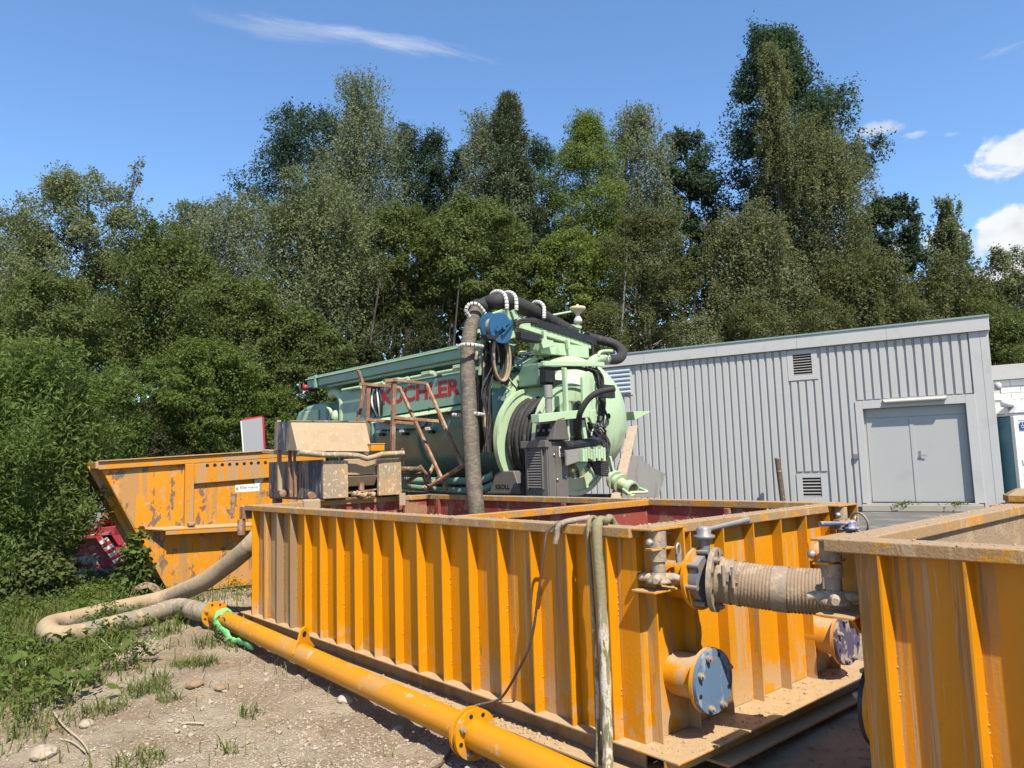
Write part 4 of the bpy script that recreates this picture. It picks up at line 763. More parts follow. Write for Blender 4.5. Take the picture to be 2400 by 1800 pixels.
# pipe stubs of the near end
def flange(g, c, ax, r, th, nb=8, rb=None, holes=False, br=.017):
    c = np.array(c, float); ax = np.array(ax, float); g.cyl(c, c + ax * th, r, 36)
_g = G(); bolt(_g, (-.001, 0, 0), (1, 0, 0), .019, .022); BOLT = _g.mesh('bolt'); BOLT.materials.append(MATS['steel_mud'])
_g = G(); _g.cyl((-.001, 0, 0), (.0015, 0, 0), .014, 10); BHOLE = _g.mesh('bolt_hole'); BHOLE.materials.append(MATS['hole'])
def stub(root, a0, sg, b_, z, ln, cov, r=.125, R=.182, cm=True):
    ax = (sg, 0, 0); c = lambda d: (a0 + sg * d, b_, z)
    g = G(); g.cyl(c(.001), c(ln), r, 28); st = g.build('pipe_stub', 'yellow_end', root)
    g = G(); g.cyl(c(ln), c(ln + .022), R, 36); g.build('flange', 'yellow_end', st, .003)
    if cov:
        g = G(); g.cyl(c(ln + .024), c(ln + .046), R - .004, 36); cv = g.build('cover_plate', cov, st, .003)
        for k in range(8):
            q = math.pi / 8 + k * math.pi / 4; o = link('bolt', BOLT if k in (0, 2, 3, 5, 6) else BHOLE, cv)
            o.location = (a0 + sg * (ln + .046), b_ + (R - .035) * math.cos(q), z + (R - .035) * math.sin(q)); o.rotation_euler = (0, 0, 0 if sg > 0 else math.pi)
    return st
pc = F1.pl(1676, 1597, 'x', L1 + .27); stub(T1, L1, 1, pc[1], pc[2], .22, 'blue_cover')
pr = F1.pl(1990, 1498, 'x', L1 + .27); stub(T1, L1, 1, pr[1], pr[2], .22, 'purple_cover')
pu = F1.pl(1683, 1359, 'x', L1 + .33)
VB, VZ = pu[1], pu[2]
stub(T1, L1, 1, VB, VZ, .20, None, .13, .18)
def valve(root, a, b_, z, m, sg=1, lever=(.25, .5, .02), wheel=False):
    g = G(); g.cyl((a, b_, z), (a + sg * .055, b_, z), .14, 32)
    for k in range(8):
        q = k * math.pi / 4 + .2; g.cyl((a - sg * .03, b_ + .156 * math.cos(q), z + .156 * math.sin(q)), (a + sg * .075, b_ + .156 * math.cos(q), z + .156 * math.sin(q)), .014, 8)
    v = g.build('butterfly_valve', m, root)
    x = a + sg * .028
    g = G(); g.cyl((x, b_, z + .13), (x, b_, z + .235), .030, 14); g.rev([(.036, 0), (.062, .012), (.062, .026), (.04, .034), (.045, .062), (.026, .078), (.001, .08)], (x, b_, z + .22), (0, 0, 1), 16); g.build('valve_stem', m, v)
    p0 = np.array((x, b_, z + .275)); p1 = p0 + np.array(lever)
    g = G(); g.tube([p0, p0 + (p1 - p0) * .3, p1], .014, 9, True, [1, 1, 1.35]); g.build('valve_lever', m, v)
    if wheel:
        g = G(); g.lathe([(.068, -.006), (.08, -.006), (.08, .006), (.068, .006), (.068, -.006)], p0 + np.array([.03, .08, .0]), (.3, 1, .2), 20); g.build('hand_wheel', 'steel_mud', v)
    return v
valve(T1, L1 + .224, VB, VZ, 'grey_valve', 1, (.03, .42, .03))
pv = F1.pl(1992, 1215, 'x', L1 + .25)
st2 = stub(T1, L1, 1, pv[1], pv[2] - .31, .20, None, .13, .18); valve(T1, L1 + .224, pv[1], pv[2] - .31, 'blue_valve', 1, (-.05, -.36, .02), True)

# second tank close by at right
rc_ = onz(1927, 1262, TZ); E2 = .10
F2o = rc_[:2] + E2 * (F1.x[:2] + F1.y[:2]); F2 = Frame(F2o[0], F2o[1], -.8602 + .015); L2_, W2 = 5.7, 2.75
ribs2 = [F2.pl(2056, 1295, 'y', -E2)[0] + k * .337 for k in range(17)]
T2 = tank('settling_tank', 'yellow ribbed steel tank cut off by the right edge, its inside caked with brown mud', F2, L2_, W2, E2, [a for a in ribs2 if a < L2_ - .1], [(0, [.55, .95, 1.35, 1.75, 2.15])], {0: 'yellow_streak', 1: 'yellow_streak', 2: 'yellow_streak'}, 'ribbed yellow steel tanks', dp=None)
bracket(T2, 0, -E2 + .02, -1); bracket(T2, 0, W2 - .26, -1)
bc = (-.02, W2 - .03); g = G(); g.lathe([(.001, .085), (.045, .085), (.125, .04), (.125, 0)], (bc[0], bc[1], TZ + .015), (0, 0, 1), 6, False); g.box((bc[0] - .09, bc[1] - .09, TZ - .02), (bc[0] + .09, bc[1] + .09, TZ + .02)); g.build('corner_cap', 'rim_mud', T2)
# flanged corrugated hose joining both tanks
hs = thing('corrugated_hose', 'muddy corrugated hose with bolted flanges bridging the two yellow tanks', 'hose', tuple(F1.w(L1 + .30, VB, VZ)), F1.yaw)
pe = F2.pl(1990, 1388, 'x', -.28); e1 = F1.l(F2.w(-.24, pe[1], pe[2])) - np.array([L1 + .30, VB, VZ]); ln = float(np.linalg.norm(e1)); axh = e1 / ln
def disc(c, ax, R, th, name, m, par, nb, inner=.0, seed=0):
    c = np.array(c, float); ax = np.array(ax); g = G(); g.cyl(c, c + ax * th, R, 40); f = g.build(name, m, par, .003)
    a = np.cross(ax, (0, 0, 1)); a /= np.linalg.norm(a); b = np.cross(ax, a); rot_ = Vector(ax).to_track_quat('X', 'Z').to_euler()
    for k in range(nb):
        q = 2 * math.pi * k / nb + .3; p = c + ax * th + (a * math.cos(q) + b * math.sin(q)) * (R - .032)
        o = link('bolt' if (k * 7 + seed) % 3 == 0 else 'bolt_hole', BOLT if (k * 7 + seed) % 3 == 0 else BHOLE, f); o.location = tuple(p); o.rotation_euler = rot_
    return f
disc((0, 0, 0), axh, .18, .028, 'flange', 'steel_mud', hs, 10, seed=1)
pf = []; rr = []
N_ = 150
sag = lambda t: np.array([0, 0, -.018 * math.sin(math.pi * t)])
for i in range(N_ + 1):
    t = i / N_; p = axh * (.028 + t * (ln - .056)) + sag(t); pf.append(p); rr.append((1 + (.025 if i % 4 in (1, 2) else -.012)) * (1.0 if .1 < t < .93 else 1.03) * (1.06 if t < .03 else 1))
g = G(); g.tube(pf, .119, 30, False, rr); g.build('hose_body', 'corrugated', hs)
g = G(); g.tube(pf[66:84], .1235, 30, False); g.build('worn_band', 'steel_mud', hs)
for k in (16, 27, 128, 139):
    g = G(); g.tube(pf[k - 2:k + 3], .126, 30, False); cl = g.build('hose_clamp', 'steel_mud', hs)
    g = G(); c = pf[k] + np.array([.04, -.115, .05]); g.bar(c - axh * .02, c + axh * .02, .03, .05); g.cyl(c + np.array([0, -.02, -.05]), c + np.array([0, -.02, .06]), .011, 8); g.build('clamp_screw', 'steel_mud', cl)
disc(axh * (ln - .03) + sag(1), axh, .18, .028, 'flange', 'steel_mud', hs, 10)
stub(T2, 0, -1, pe[1], pe[2] - .02, .19, None, .13, .18)
pl = F2.pl(2003, 1680, 'x', -.05); stub(T2, 0, -1, .24, pl[2], .02, 'dark_metal', .15, .20)

# lay-flat hose and cable over the rim of the first tank
ax0 = F1.pl(1401, 1240, 'y', -E1 - .03)[0]
lf = thing('layflat_hose', 'crusted grey green flat hose hanging over the rim near the tank corner', 'hose', tuple(F1.o), F1.yaw)
g = G(); g.tube(spline([(ax0 - .05, .22, TZ - .25), (ax0 - .05, .08, TZ + .015), (ax0 - .03, .0, TZ + .028), (ax0, -E1 - .035, TZ - .0), (ax0 + .02, -E1 - .045, .95), (ax0 + .03, -E1 - .05, .6), (ax0 + .035, -E1 - .06, .2), (ax0 + .05, -E1 - .085, .03)], 7), .031, 12, True, [(.72 if i < 20 else 1) * (1 + .10 * math.sin(i * 1.9) * math.sin(i * .7)) for i in range(50)], flat=1.0); g.build('hose_body', 'layflat', lf)
g = G(); g.tube(spline([(ax0 - .11, .2, TZ - .2), (ax0 - .10, .02, TZ + .015), (ax0 - .085, -E1 - .02, TZ - .0), (ax0 - .07, -E1 - .025, .9), (ax0 - .055, -E1 - .03, .4), (ax0 - .045, -E1 - .07, .02)], 7), .013, 8, True, [1 + .25 * math.sin(i * 2.3) * math.sin(i * .9) for i in range(40)]); g.build('hose_edge', 'layflat', lf)
cb = thing('cable', 'thin muddy brown cable looping from the rim down to the pipe coupling', 'cable', tuple(F1.o), F1.yaw)
q = lambda px, py, y: F1.pl(px, py, 'y', y)
g = G(); g.tube(spline([(ax0 - .12, .12, TZ + .03), q(1330, 1222, -.02), q(1300, 1230, -E1 - .02), q(1282, 1250, -E1 - .06), q(1275, 1290, -E1 - .08), q(1262, 1390, -E1 - .07), q(1245, 1500, -E1 - .05), q(1215, 1570, -E1 - .04), q(1178, 1632, -E1 - .02), q(1150, 1645, -E1 - .06), q(1112, 1655, -.30), (q(1112, 1655, -.3)[0] - .05, -.42, .12), (q(1112, 1655, -.3)[0] - .25, -.62, .02)], 8), .009, 7); g.build('cord', 'cable', cb)
g = G(); c = q(1315, 1235, -E1 - .03); g.tube(spline([(c[0] + .1, .05, TZ + .035), c + np.array([0, 0, .02]), c + np.array([-.02, -.02, -.06]), c + np.array([-.03, -.025, -.10])], 5), .018, 8); g.build('cord_end', 'steel_mud', cb)

# ------------------------------------------------------------------ flanged pipe string on the ground
PA = onz(503, 1440, .152); PBm = onz(1108, 1718, .15); PE = PBm + (PBm - PA) / np.linalg.norm(PBm - PA) * 2.2
PE[2] = .14
ax = (PBm - PA) / np.linalg.norm(PBm - PA); pyaw = math.atan2(ax[1], ax[0])
pr_ = .088
def pipe_run(name, label, A, B, lug, f0, f1):
    root = thing(name, label, 'pipe', (0, 0, 0), 0, 'flanged yellow pipes on the ground'); d = (B - A) / np.linalg.norm(B - A)
    g = G(); g.tube([A + (B - A) * i / 24 for i in range(25)], pr_, 32); g.build('pipe', 'pipe_yellow', root)
    if f0: disc(A - d * .002, d, .146, .024, 'flange', 'pipe_yellow', root, 8, seed=2)
    if f1: disc(B - d * .026, d, .146, .024, 'flange', 'pipe_yellow', root, 8, seed=0)
    return root, d
R1, dA = pipe_run('flanged_pipe', 'long yellow pipe lying along the tank with a green strap round its far end', PA, PBm - ax * .013, True, True, True)
R2, dB = pipe_run('flanged_pipe', 'near yellow pipe running out of the photo past the bolted coupling', PBm + ax * .013, PE, False, True, True)
g = G()
Lg = PA + ax * (np.linalg.norm(PBm - PA) * .487); up = np.array([0, 0, 1.0]); sd = np.array([-ax[1], ax[0], 0])
rot = .15; u2 = up * math.cos(rot) + sd * math.sin(rot); pd = ax * .45 - sd * .89; pn = np.cross(pd, u2); P = lambda s, h: Lg + pd * s + u2 * (pr_ - .03 + h) - pn * .008
g.prism([P(-.17, -.03), P(-.09, .045), P(-.05, .14), P(.0, .175), P(.05, .15), P(.065, .07), P(.09, .05), P(.11, -.03)], pn * .018)
lug = g.build('lifting_lug', 'pipe_yellow', R1, .002)
g = G(); cc = P(.0, .11); g.cyl(cc - pn * .0015, cc + pn * .0195, .026, 12); g.build('lug_hole', 'hole', lug)
st = thing('lifting_strap', 'bright green lifting strap looped round the far pipe end, its tail on the dirt', 'strap', (0, 0, 0))
g = G(); c0 = PA + ax * .30; pts = []
for k in range(26):
    q_ = math.radians(-60 + 300 * k / 25); pts.append(c0 + ax * (.10 * k / 25) + (sd * math.cos(q_) + up * math.sin(q_)) * (pr_ + .012))
g.tube(pts, .0075, 8, True, flat=3.6); g.build('strap_loop', 'strap_green', st)
g = G(); c1 = PA + ax * .40
g.tube(spline([c1 + up * (pr_ + .02) + sd * .02, c1 + up * (pr_ * .75) - sd * (pr_ * .75), c1 - sd * (pr_ + .03), onz(533, 1487, .10), onz(541, 1500, .05), onz(562, 1503, .04), onz(592, 1518, .035)], 7), .011, 9, True, [1 + .25 * math.sin(i * 1.3) for i in range(60)], flat=3.0); g.build('strap_tail', 'strap_green', st)
# gravel caught on the base foot beside the pipe
r2 = random.Random(8); pts = []
for k in range(150):
    a = r2.choice([r2.gauss(4.35, .16), r2.gauss(4.9, .22), r2.gauss(3.6, .5)]); pts.append((a, r2.uniform(-.15, -.03), .024, r2.uniform(.008, .02) * (1.8 if r2.random() < .06 else 1)))
g = G()
for p in pts: g.blob(p[:3], p[3], r2)
o = g.build('gravel', 'crumb', kind='stuff'); o.location = tuple(F1.o); o.rotation_euler = (0, 0, F1.yaw)

# ------------------------------------------------------------------ muddy suction hoses on the grass
hz_ = thing('suction_hose', 'muddy thick hose bent back on itself in the grass, bolted to a yellow pipe', 'hose', (0, 0, 0))
low = [PA - ax * .02, onz(468, 1433, .16), onz(413, 1423, .13), onz(341, 1445, .10), onz(232, 1474, .09), onz(165, 1490, .09)]
g = G(); sp1 = spline(low, 14); g.tube(sp1, .104, 18, True, [1.0 + .03 * (i % 3 == 0) + (.10 if i < 3 else 0) for i in range(len(sp1))]); g.build('lower_run', 'hose_grey', hz_)
bend = [onz(178, 1487, .09), onz(146, 1492, .10), onz(116, 1485, .11), onz(116, 1467, .12), onz(160, 1456, .11)]
g = G(); sp2 = spline(bend, 10); g.tube(sp2, .108, 18, True, [1 + .03 * (i % 2) for i in range(len(sp2))]); g.build('elbow', 'hose_mud', hz_)
upp = [onz(158, 1457, .10), onz(268, 1430, .09), onz(377, 1405, .10), at(467, 1369, 9.75), at(522, 1332, 9.6), at(558, 1304, 9.45), at(592, 1272, 9.35), at(640, 1215, 9.5)]
g = G(); sp3 = spline(upp, 14); g.tube(sp3, .112, 18, True, [1 + .012 * (i % 3 == 0) for i in range(len(sp3))]); g.build('upper_run', 'hose_mud', hz_)

# ------------------------------------------------------------------ orange skip
FS = Frame(*(onz(399, 1383, 0)[:2] * .965), R_(36))
sk = thing('skip_container', 'scratched orange skip with slanted end, row of round holes and a white sticker', 'skip', tuple(FS.o), FS.yaw)
S = lambda px, py, y=0.0: FS.pl(px, py, 'y', y)
tl_, bl_ = S(234, 1092), S(399, 1383); tr_ = S(634, 1066); XR = tr_[0] + .9
topz = lambda x: tl_[2] + (tr_[2] - tl_[2]) * (x - tl_[0]) / (tr_[0] - tl_[0])
lgl, lgr = S(345, 1245), S(590, 1232)
ledz = lambda x: lgl[2] + (lgr[2] - lgl[2]) * (x - lgl[0]) / (lgr[0] - lgl[0])
slx = lambda z: tl_[0] + (bl_[0] - tl_[0]) * (tl_[2] - z) / (tl_[2] - bl_[2])
DY = 1.9
g = G(); xl_ = slx(ledz(lgl[0])); g.prism([(tl_[0], 0, topz(tl_[0])), (xl_, 0, ledz(xl_)), (XR, 0, ledz(XR)), (XR, 0, topz(XR))], (0, .008, 0)); g.build('side_panel', 'skip_yellow', sk)
g = G(); g.prism([(xl_, .02, ledz(xl_) - .002), (bl_[0], .02, .0), (XR - .6, .02, .0), (XR, .02, ledz(XR) - .002)], (0, .008, 0)); g.build('lower_panel', 'skip_yellow', sk)
g = G(); g.prism([(tl_[0] - .002, .0085, tl_[2]), (bl_[0] - .002, .0085, 0), (bl_[0] + .02, .0085, 0), (tl_[0] + .02, .0085, tl_[2])], (0, DY, 0)); g.build('slanted_end', 'skip_yellow', sk)
for d in (.55, 1.2):
    g = G(); g.prism([(tl_[0] - .09, d, tl_[2]), (bl_[0] - .06, d, .02), (bl_[0] - .004, d, .02), (tl_[0] - .004, d, tl_[2])], (0, .1, 0)); g.build('end_stiffener', 'skip_rail', sk, .004)
g = G(); g.prism([(tl_[0] + .02, DY, topz(tl_[0])), (bl_[0] + .02, DY, 0), (XR - .5, DY, 0), (XR, DY, topz(XR))], (0, .008, 0)); g.prism([(XR - .008, .01, 0), (XR - .008, DY - .002, 0), (XR - .008, DY - .002, topz(XR) - .01), (XR - .008, .01, topz(XR) - .01)], (.006, 0, 0)); g.build('rear_panel', 'skip_yellow', sk)
rl = .16
def railp(x0, x1, zo0, zo1, y0, y1, nm, mt='skip_rail'):
    g = G(); g.prism([(x0, y0, topz(x0) + zo0), (x1, y0, topz(x1) + zo0), (x1, y0, topz(x1) + zo1), (x0, y0, topz(x0) + zo1)], (0, y1 - y0, 0)); return g.build(nm, mt, sk, .008)
xm0, xm1 = S(431, 1150)[0], S(452, 1150)[0]
railp(tl_[0] - .02, XR, -.055, .055, -.065, -.001, 'top_rail'); railp(xm1 + .001, XR, -.36, -.056, -.06, -.001, 'perforated_rail'); railp(tl_[0] - .03, XR, .0555, .075, -.10, .09, 'rail_cap', 'rim_mud')
railp(tl_[0], XR, -.05, .07, DY - .02, DY + .1, 'top_rail')
g = G(); g.prism([(tl_[0] - .06, -.05, tl_[2] - .04), (tl_[0] + .04, -.05, tl_[2] - .04), (tl_[0] + .04, -.05, tl_[2] + .06), (tl_[0] - .06, -.05, tl_[2] + .06)], (0, DY + .1, 0)); g.build('end_rail', 'skip_rail', sk, .01)
g = G(); g.prism([(xm0, -.075, ledz(xm0) + .002), (xm1, -.075, ledz(xm1) + .002), (xm1, -.075, topz(xm1) - .057), (xm0, -.075, topz(xm0) - .057)], (0, .074, 0)); g.build('side_post', 'skip_rail', sk, .006)
g = G(); x0 = xl_ + .05; g.prism([(x0, -.001, ledz(x0) + .03), (x0 + .28, -.20, ledz(x0) - .0), (XR, -.20, ledz(XR) - .0), (XR, -.001, ledz(XR) + .03)], (0, 0, .022)); g.build('side_ledge', 'skip_rail', sk, .004)
g = G(); g.prism([(x0 + .29, -.195, ledz(x0) - .06), (XR, -.195, ledz(XR) - .06), (XR, -.195, ledz(XR) - .001), (x0 + .29, -.195, ledz(x0) - .001)], (0, .012, 0)); g.build('ledge_lip', 'skip_rail', sk)
h0, h1 = S(486, 1091, -.062), S(622, 1084, -.062)
g = G(); g.cyl((0, -.0615, 0), (0, -.0595, 0), .026, 14); me = g.mesh('rail_hole'); me.materials.append(MATS['hole'])
for k in range(9): o = link('rail_hole', me, sk); p = h0 + (h1 - h0) * k / 8; o.location = (p[0], 0, p[2])
a, b_, c = S(551, 1154, -.002), S(608, 1151, -.002), S(552, 1136, -.002)
M = lambda px, py, y: Matrix.Translation(Vector(S(px, py, y))) @ Matrix.Rotation(R_(90), 4, 'X')
wd_, ht_ = b_[0] - a[0], c[2] - a[2]
g = G(); g.prism([(a[0], -.003, a[2]), (b_[0], -.003, b_[2]), (b_[0], -.003, b_[2] + ht_), (a[0], -.003, a[2] + ht_)], (0, .0025, 0)); stk = g.build('sticker', 'sticker', sk)
textmesh('sticker_lettering', 'Ellermann', 'ink', wd_ * .72, ht_ * .36, stk, M(563, 1146, -.0035), .0, .0006)
textmesh('sticker_small_print', 'Container', 'ink_grey', wd_ * .34, ht_ * .14, stk, M(563, 1150, -.0035), .0, .0006)
g = G(); k0 = S(553, 1146, -.0045); s_ = ht_ * .2
for o_ in (0, s_ * .75): g.bar(k0 + np.array([s_ * .9 + o_, 0, s_ * .95]), k0 + np.array([o_, 0, 0]), .001, s_ * .3); g.bar(k0 + np.array([o_, 0, 0]), k0 + np.array([s_ * .9 + o_, 0, -s_ * .95]), .001, s_ * .3)
g.build('sticker_emblem', 'ink', stk)
g = G(); pts = [S(597, 1135, -.0035), S(606, 1135, -.0035), S(615, 1130, -.0035), S(619, 1117, -.0035), S(612, 1115, -.0035), S(600, 1118, -.0035), S(596, 1126, -.0035)]; g.prism(pts, (0, .003, 0)); g.build('leaf_sticker', 'sticker', sk)
g = G(); p = S(447, 1232, -.10); g.box((p[0] - .05, -.19, p[2]), (p[0] + .05, -.10, p[2] + .05)); g.build('ledge_lug', 'rust', sk, .01)

# red-edged board standing behind the skip
sb = thing('sign_board', 'grey sign board with a red edge seen from behind, standing past the skip', 'sign', tuple(at(600, 1050, 12.9)[:2]) + (0,), R_(8))
FSB = Frame(*at(600, 1050, 12.9)[:2], R_(8)); B_ = lambda px, py: FSB.pl(px, py, 'y', 0)
c4 = [B_(573, 1062), B_(618, 1062), B_(614, 978), B_(567, 986)]
g = G(); g.prism(c4, (0, .05, 0)); g.build('back_panel', 'board_grey', sb)
for i in range(4): g = G(); g.bar(c4[i] + np.array([0, .025, 0]), c4[(i + 1) % 4] + np.array([0, .025, 0]), .06, (.012, .038, .022, .014)[i], (0, 1, 0)); g.build('edge_strip', ('stripe_red', 'stripe_red', 'stripe_red', 'stripe_white')[i], sb)
g = G(); g.cyl((.0, .07, 0), (.0, .07, c4[0][2] + .1), .035, 10); g.build('post', 'grey_steel', sb)

# ------------------------------------------------------------------ separator hopper at the far tank end
hp = thing('mud_hopper', 'mud-crusted dark blue and tan separator hopper standing over the far end of the tank', 'hopper', tuple(F1.o), F1.yaw)
fx = .16; Hf = lambda px, py, x=fx: F1.pl(px, py, 'x', x)
bL, bR = Hf(757, 1120)[1], Hf(940, 1120)[1]; zT, zB = Hf(757, 1078)[2], Hf(757, 1168)[2]; aB = F1.pl(630, 1110, 'y', bL)[0]
zT2, zB2 = Hf(940, 1072)[2], Hf(940, 1160)[2]; zT = (zT + zT2) / 2; zB = max(TZ + .015, (zB + zB2) / 2)
b1, b2 = Hf(815, 1120)[1], Hf(887, 1120)[1]
g = G(); g.box((aB, bL, zB), (fx, bL + .01, zT)); g.build('side_wall', 'hopper_blue', hp, .003)
g = G(); g.box((aB, bR - .01, zB), (fx, bR, zT)); g.build('side_wall', 'hopper_rust', hp, .003)
g = G(); g.box((aB, bL + .011, zB), (aB + .01, bR - .011, zT)); g.build('rear_wall', 'hopper_blue', hp)
g = G(); g.box((fx - .04, bL + .0, zB), (fx + .012, b1, zT - .02)); g.build('front_plate', 'hopper_rust', hp, .006)
g = G(); g.box((fx - .04, b2, zB), (fx + .012, bR, zT - .02)); g.build('front_plate', 'hopper_rust', hp, .006)
z1, z2, z3 = Hf(850, 1113)[2], Hf(850, 1139)[2], Hf(850, 1158)[2]
g = G(); g.box((fx - .12, b1 + .001, z1), (fx - .06, b2 - .001, zT)); g.build('upper_baffle', 'hopper_tan', hp, .01)
g = G(); g.prism([(fx - .10, b1 + .001, z2), (fx - .10, b2 - .001, z2), (fx - .02, b2 - .001, z1 - .012), (fx - .02, b1 + .001, z1 - .012)], (-.03, 0, 0)); g.build('lower_baffle', 'hopper_tan', hp, .006)
g = G(); g.box((aB + .02, b1 - .1, zB + .001), (fx - .2, b2 + .1, z1)); g.build('outlet_back', 'hole', hp)
bm_ = (b1 + b2) / 2
g = G(); g.box((fx - .09, bm_ - .02, z2 - .05), (fx - .05, bm_ + .04, z1 - .1)); g.bar((fx - .04, b1 + .01, z3 + .02), (fx - .04, b2 - .01, z3 + .05), .02, .018); g.build('gate_bar', 'rust', hp)
r2 = random.Random(2); g = G()
for k in range(7): g.blob((fx - .05, b2 - .32 + k * .042, z3 - .01 + r2.uniform(-.01, .02)), r2.uniform(.035, .06), r2)
g.build('mud_lumps', 'crumb', hp, kind='stuff')
g = G(); g.box((aB + .011, bL + .011, zB - .02), (fx - .2, bR - .011, zB)); g.build('floor_plate', 'rust', hp)
rp = [Hf(px, py, fx + .05) for px, py in ((700, 1060), (757, 1066), (812, 1066), (838, 1068), (860, 1075), (876, 1071), (894, 1065), (946, 1062))]
g = G(); g.tube(rp, .034, 8, True); g.build('bent_rim', 'hopper_rust', hp)
rp2 = [F1.pl(px, py, 'y', bL - .05) for px, py in ((622, 1058), (660, 1059), (700, 1061), (752, 1067))]
g = G(); g.bar(rp2[0], rp2[3], .10, .055); g.build('side_rim', 'hopper_tan', hp, .01)
for px, py0, py1, wd in ((653, 985, 1150, .05), (679, 1055, 1165, .04), (690, 1060, 1165, .03)):
    g = G(); a, b_ = F1.pl(px, py0, 'y', bL - .11), F1.pl(px + 3, py1, 'y', bL - .11); g.bar(a, b_, wd, wd * .7, (1, 0, 0)); g.build('side_stay', 'rust' if wd < .05 else 'hopper_tan', hp)
for px, py in ((660, 1155), (727, 1161)):
    g = G(); a = F1.pl(px, py, 'y', bL - .05); g.cyl(a, a + np.array([.16, -.05, 0]), .045, 14); g.cyl(a + np.array([.155, -.048, 0]), a + np.array([.163, -.051, 0]), .03, 12); g.build('drain_pipe', 'rust', hp)
ux0 = -.16; U = lambda px, py, x: F1.pl(px, py, 'x', x)
TLu, BLu, TRu, BRu = U(681, 988, ux0 - .22), U(697, 1056, ux0), U(857, 989, ux0 - .22), U(872, 1058, ux0)
g = G(); g.prism([TLu, BLu, BRu, TRu], (-.012, 0, 0)); g.build('chute_front', 'hopper_tan', hp)
q1, q2 = F1.pl(644, 989, 'y', TLu[1]), F1.pl(643, 1054, 'y', BLu[1])
g = G(); g.prism([TLu + np.array([-.013, 0, 0]), BLu + np.array([-.013, 0, 0]), q2, q1], (0, .012, 0)); g.build('chute_side', 'hopper_blue', hp)
g = G(); g.prism([TRu + np.array([-.013, 0, 0]), BRu + np.array([-.013, 0, 0]), BRu + (q2 - BLu), TRu + (q1 - TLu)], (0, -.012, 0)); g.build('chute_side', 'hopper_blue', hp)
g = G(); g.prism([q1, q2, q2 + (BRu - BLu), q1 + (TRu - TLu)], (.012, 0, 0)); g.build('chute_rear', 'hopper_blue', hp)
g = G(); g.bar(TLu + np.array([0, -.01, .008]), TRu + np.array([0, .01, .008]), .03, .016); g.build('chute_edge', 'hopper_blue', hp)
# hopper legs down to the ground behind the tank end
for aa, bb in ((aB + .1, bL + .08), (aB + .1, bR - .08), (-.35, bL + .08), (-.35, bR - .08)):
    g = G(); g.box((aa - .05, bb - .05, 0), (aa + .05, bb + .05, zB - .021)); g.build('leg', 'rust', hp)
g = G(); a = Hf(727, 1195, .04); g.box((a[0] - .05, a[1] - .1, TZ - .10), (a[0] + .05, a[1] + .12, TZ + .03)); g.build('mud_cake', 'hopper_tan', hp, .02)
g = G(); a = Hf(942, 1172, fx + .02); g.box((a[0], a[1] - .045, a[2] - .07), (a[0] + .02, a[1] + .045, a[2] + .09)); g.build('mounting_plate', 'hopper_tan', hp, .004)
# small orange box on the hopper
ob = thing('orange_box', 'small bright orange box behind the hopper rim beside the railing post', 'box', tuple(F1.o), F1.yaw)
a, b_ = Hf(871, 1058, -.10), Hf(902, 1042, -.10); g = G(); g.box((a[0] - .16, a[1], a[2]), (a[0], b_[1], b_[2])); g.build('case', 'skip_yellow', ob, .012)
g = G(); g.box((a[0] - .165, a[1] - .004, b_[2]), (a[0] + .005, b_[1] + .004, b_[2] + .018)); g.build('lid', 'skip_yellow', ob, .006)

# rusty railing frame
ra = thing('railing_frame', 'rusty square-tube stair railing with two slanted handrails between hopper and suction hose', 'railing', tuple(F1.o), F1.yaw)
def rod(pts, x, nm, wd=.042):
    P = [F1.pl(q_[0], q_[1], 'x', q_[2] if len(q_) > 2 else x) for q_ in pts]; g = G()
    for a, b_ in zip(P[:-1], P[1:]): g.bar(a, b_, wd, wd, (1, 0, 0))
    g.build(nm, 'rust', ra, .003)
xa, xb = -.30, -.85
rod([(923, 893), (920, 1062)], xa, 'post', .055); rod([(900, 892), (924, 890.5), (999, 899)], xa + .03, 'top_rail'); rod([(999, 899), (1084, 1092, .75)], xa, 'handrail'); rod([(924, 979), (1036, 988, .13)], xa + .02, 'mid_rail')
rod([(863, 902), (858, 1066)], xb, 'post', .055); rod([(843, 900), (864, 901), (936, 908)], xb + .03, 'top_rail'); rod([(936, 908), (1047, 1148, .30)], xb, 'handrail'); rod([(862, 984), (970, 993, -.47)], xb + .02, 'mid_rail')
rod([(839, 868), (853, 905), (846, 950), (838, 986)], xb - .25, 'bent_rail'); rod([(1084, 1092, .74), (1010, 1138, .2)], xa + .05, 'brace')
# scrap on the platform past the hopper
SC = [('rusty_channel', 'tan rusty channel beam lying level right of the hopper', [(940, 1098), (987, 1098)], .09, -.25, 'rust_scrap'), ('rusty_bracket', 'bent rusty flat bar standing crooked below the handrails', [(990, 1105), (1010, 1150)], .07, -.28, 'rust_scrap'),
      ('rusty_angle', 'perforated tan angle bar lying slantwise under the handrail end', [(1005, 1140), (1036, 1116)], .055, -.2, 'plank'), ('red_bar', 'short reddish bar leaning between hopper and bent scrap', [(955, 1128), (985, 1110)], .04, -.35, 'red_oxide'),
      ('steel_strip', 'bright steel strip leaning under the handrail foot', [(1040, 1116), (1053, 1145)], .03, -.15, 'chrome'), ('wooden_wedge', 'small pale wooden wedge among the rusty scrap', [(992, 1140), (1002, 1150)], .05, -.3, 'plank')]
for nm, lab, pp, wd, x, mt in SC:
    o = thing(nm, lab, 'scrap metal' if mt != 'plank' else 'scrap', tuple(F1.o), F1.yaw); a, b_ = [F1.pl(px, py, 'x', x) for px, py in pp]
    g = G(); g.bar(a, b_, .05, wd, (1, 0, 0)); g.build('bar', mt, o, .004)
    d = (b_ - a); g = G(); g.bar(a + np.array([.03, 0, 0]), a + d + np.array([.03, 0, 0]), .012, wd * .5, (1, 0, 0)); g.build('flange', mt, o)
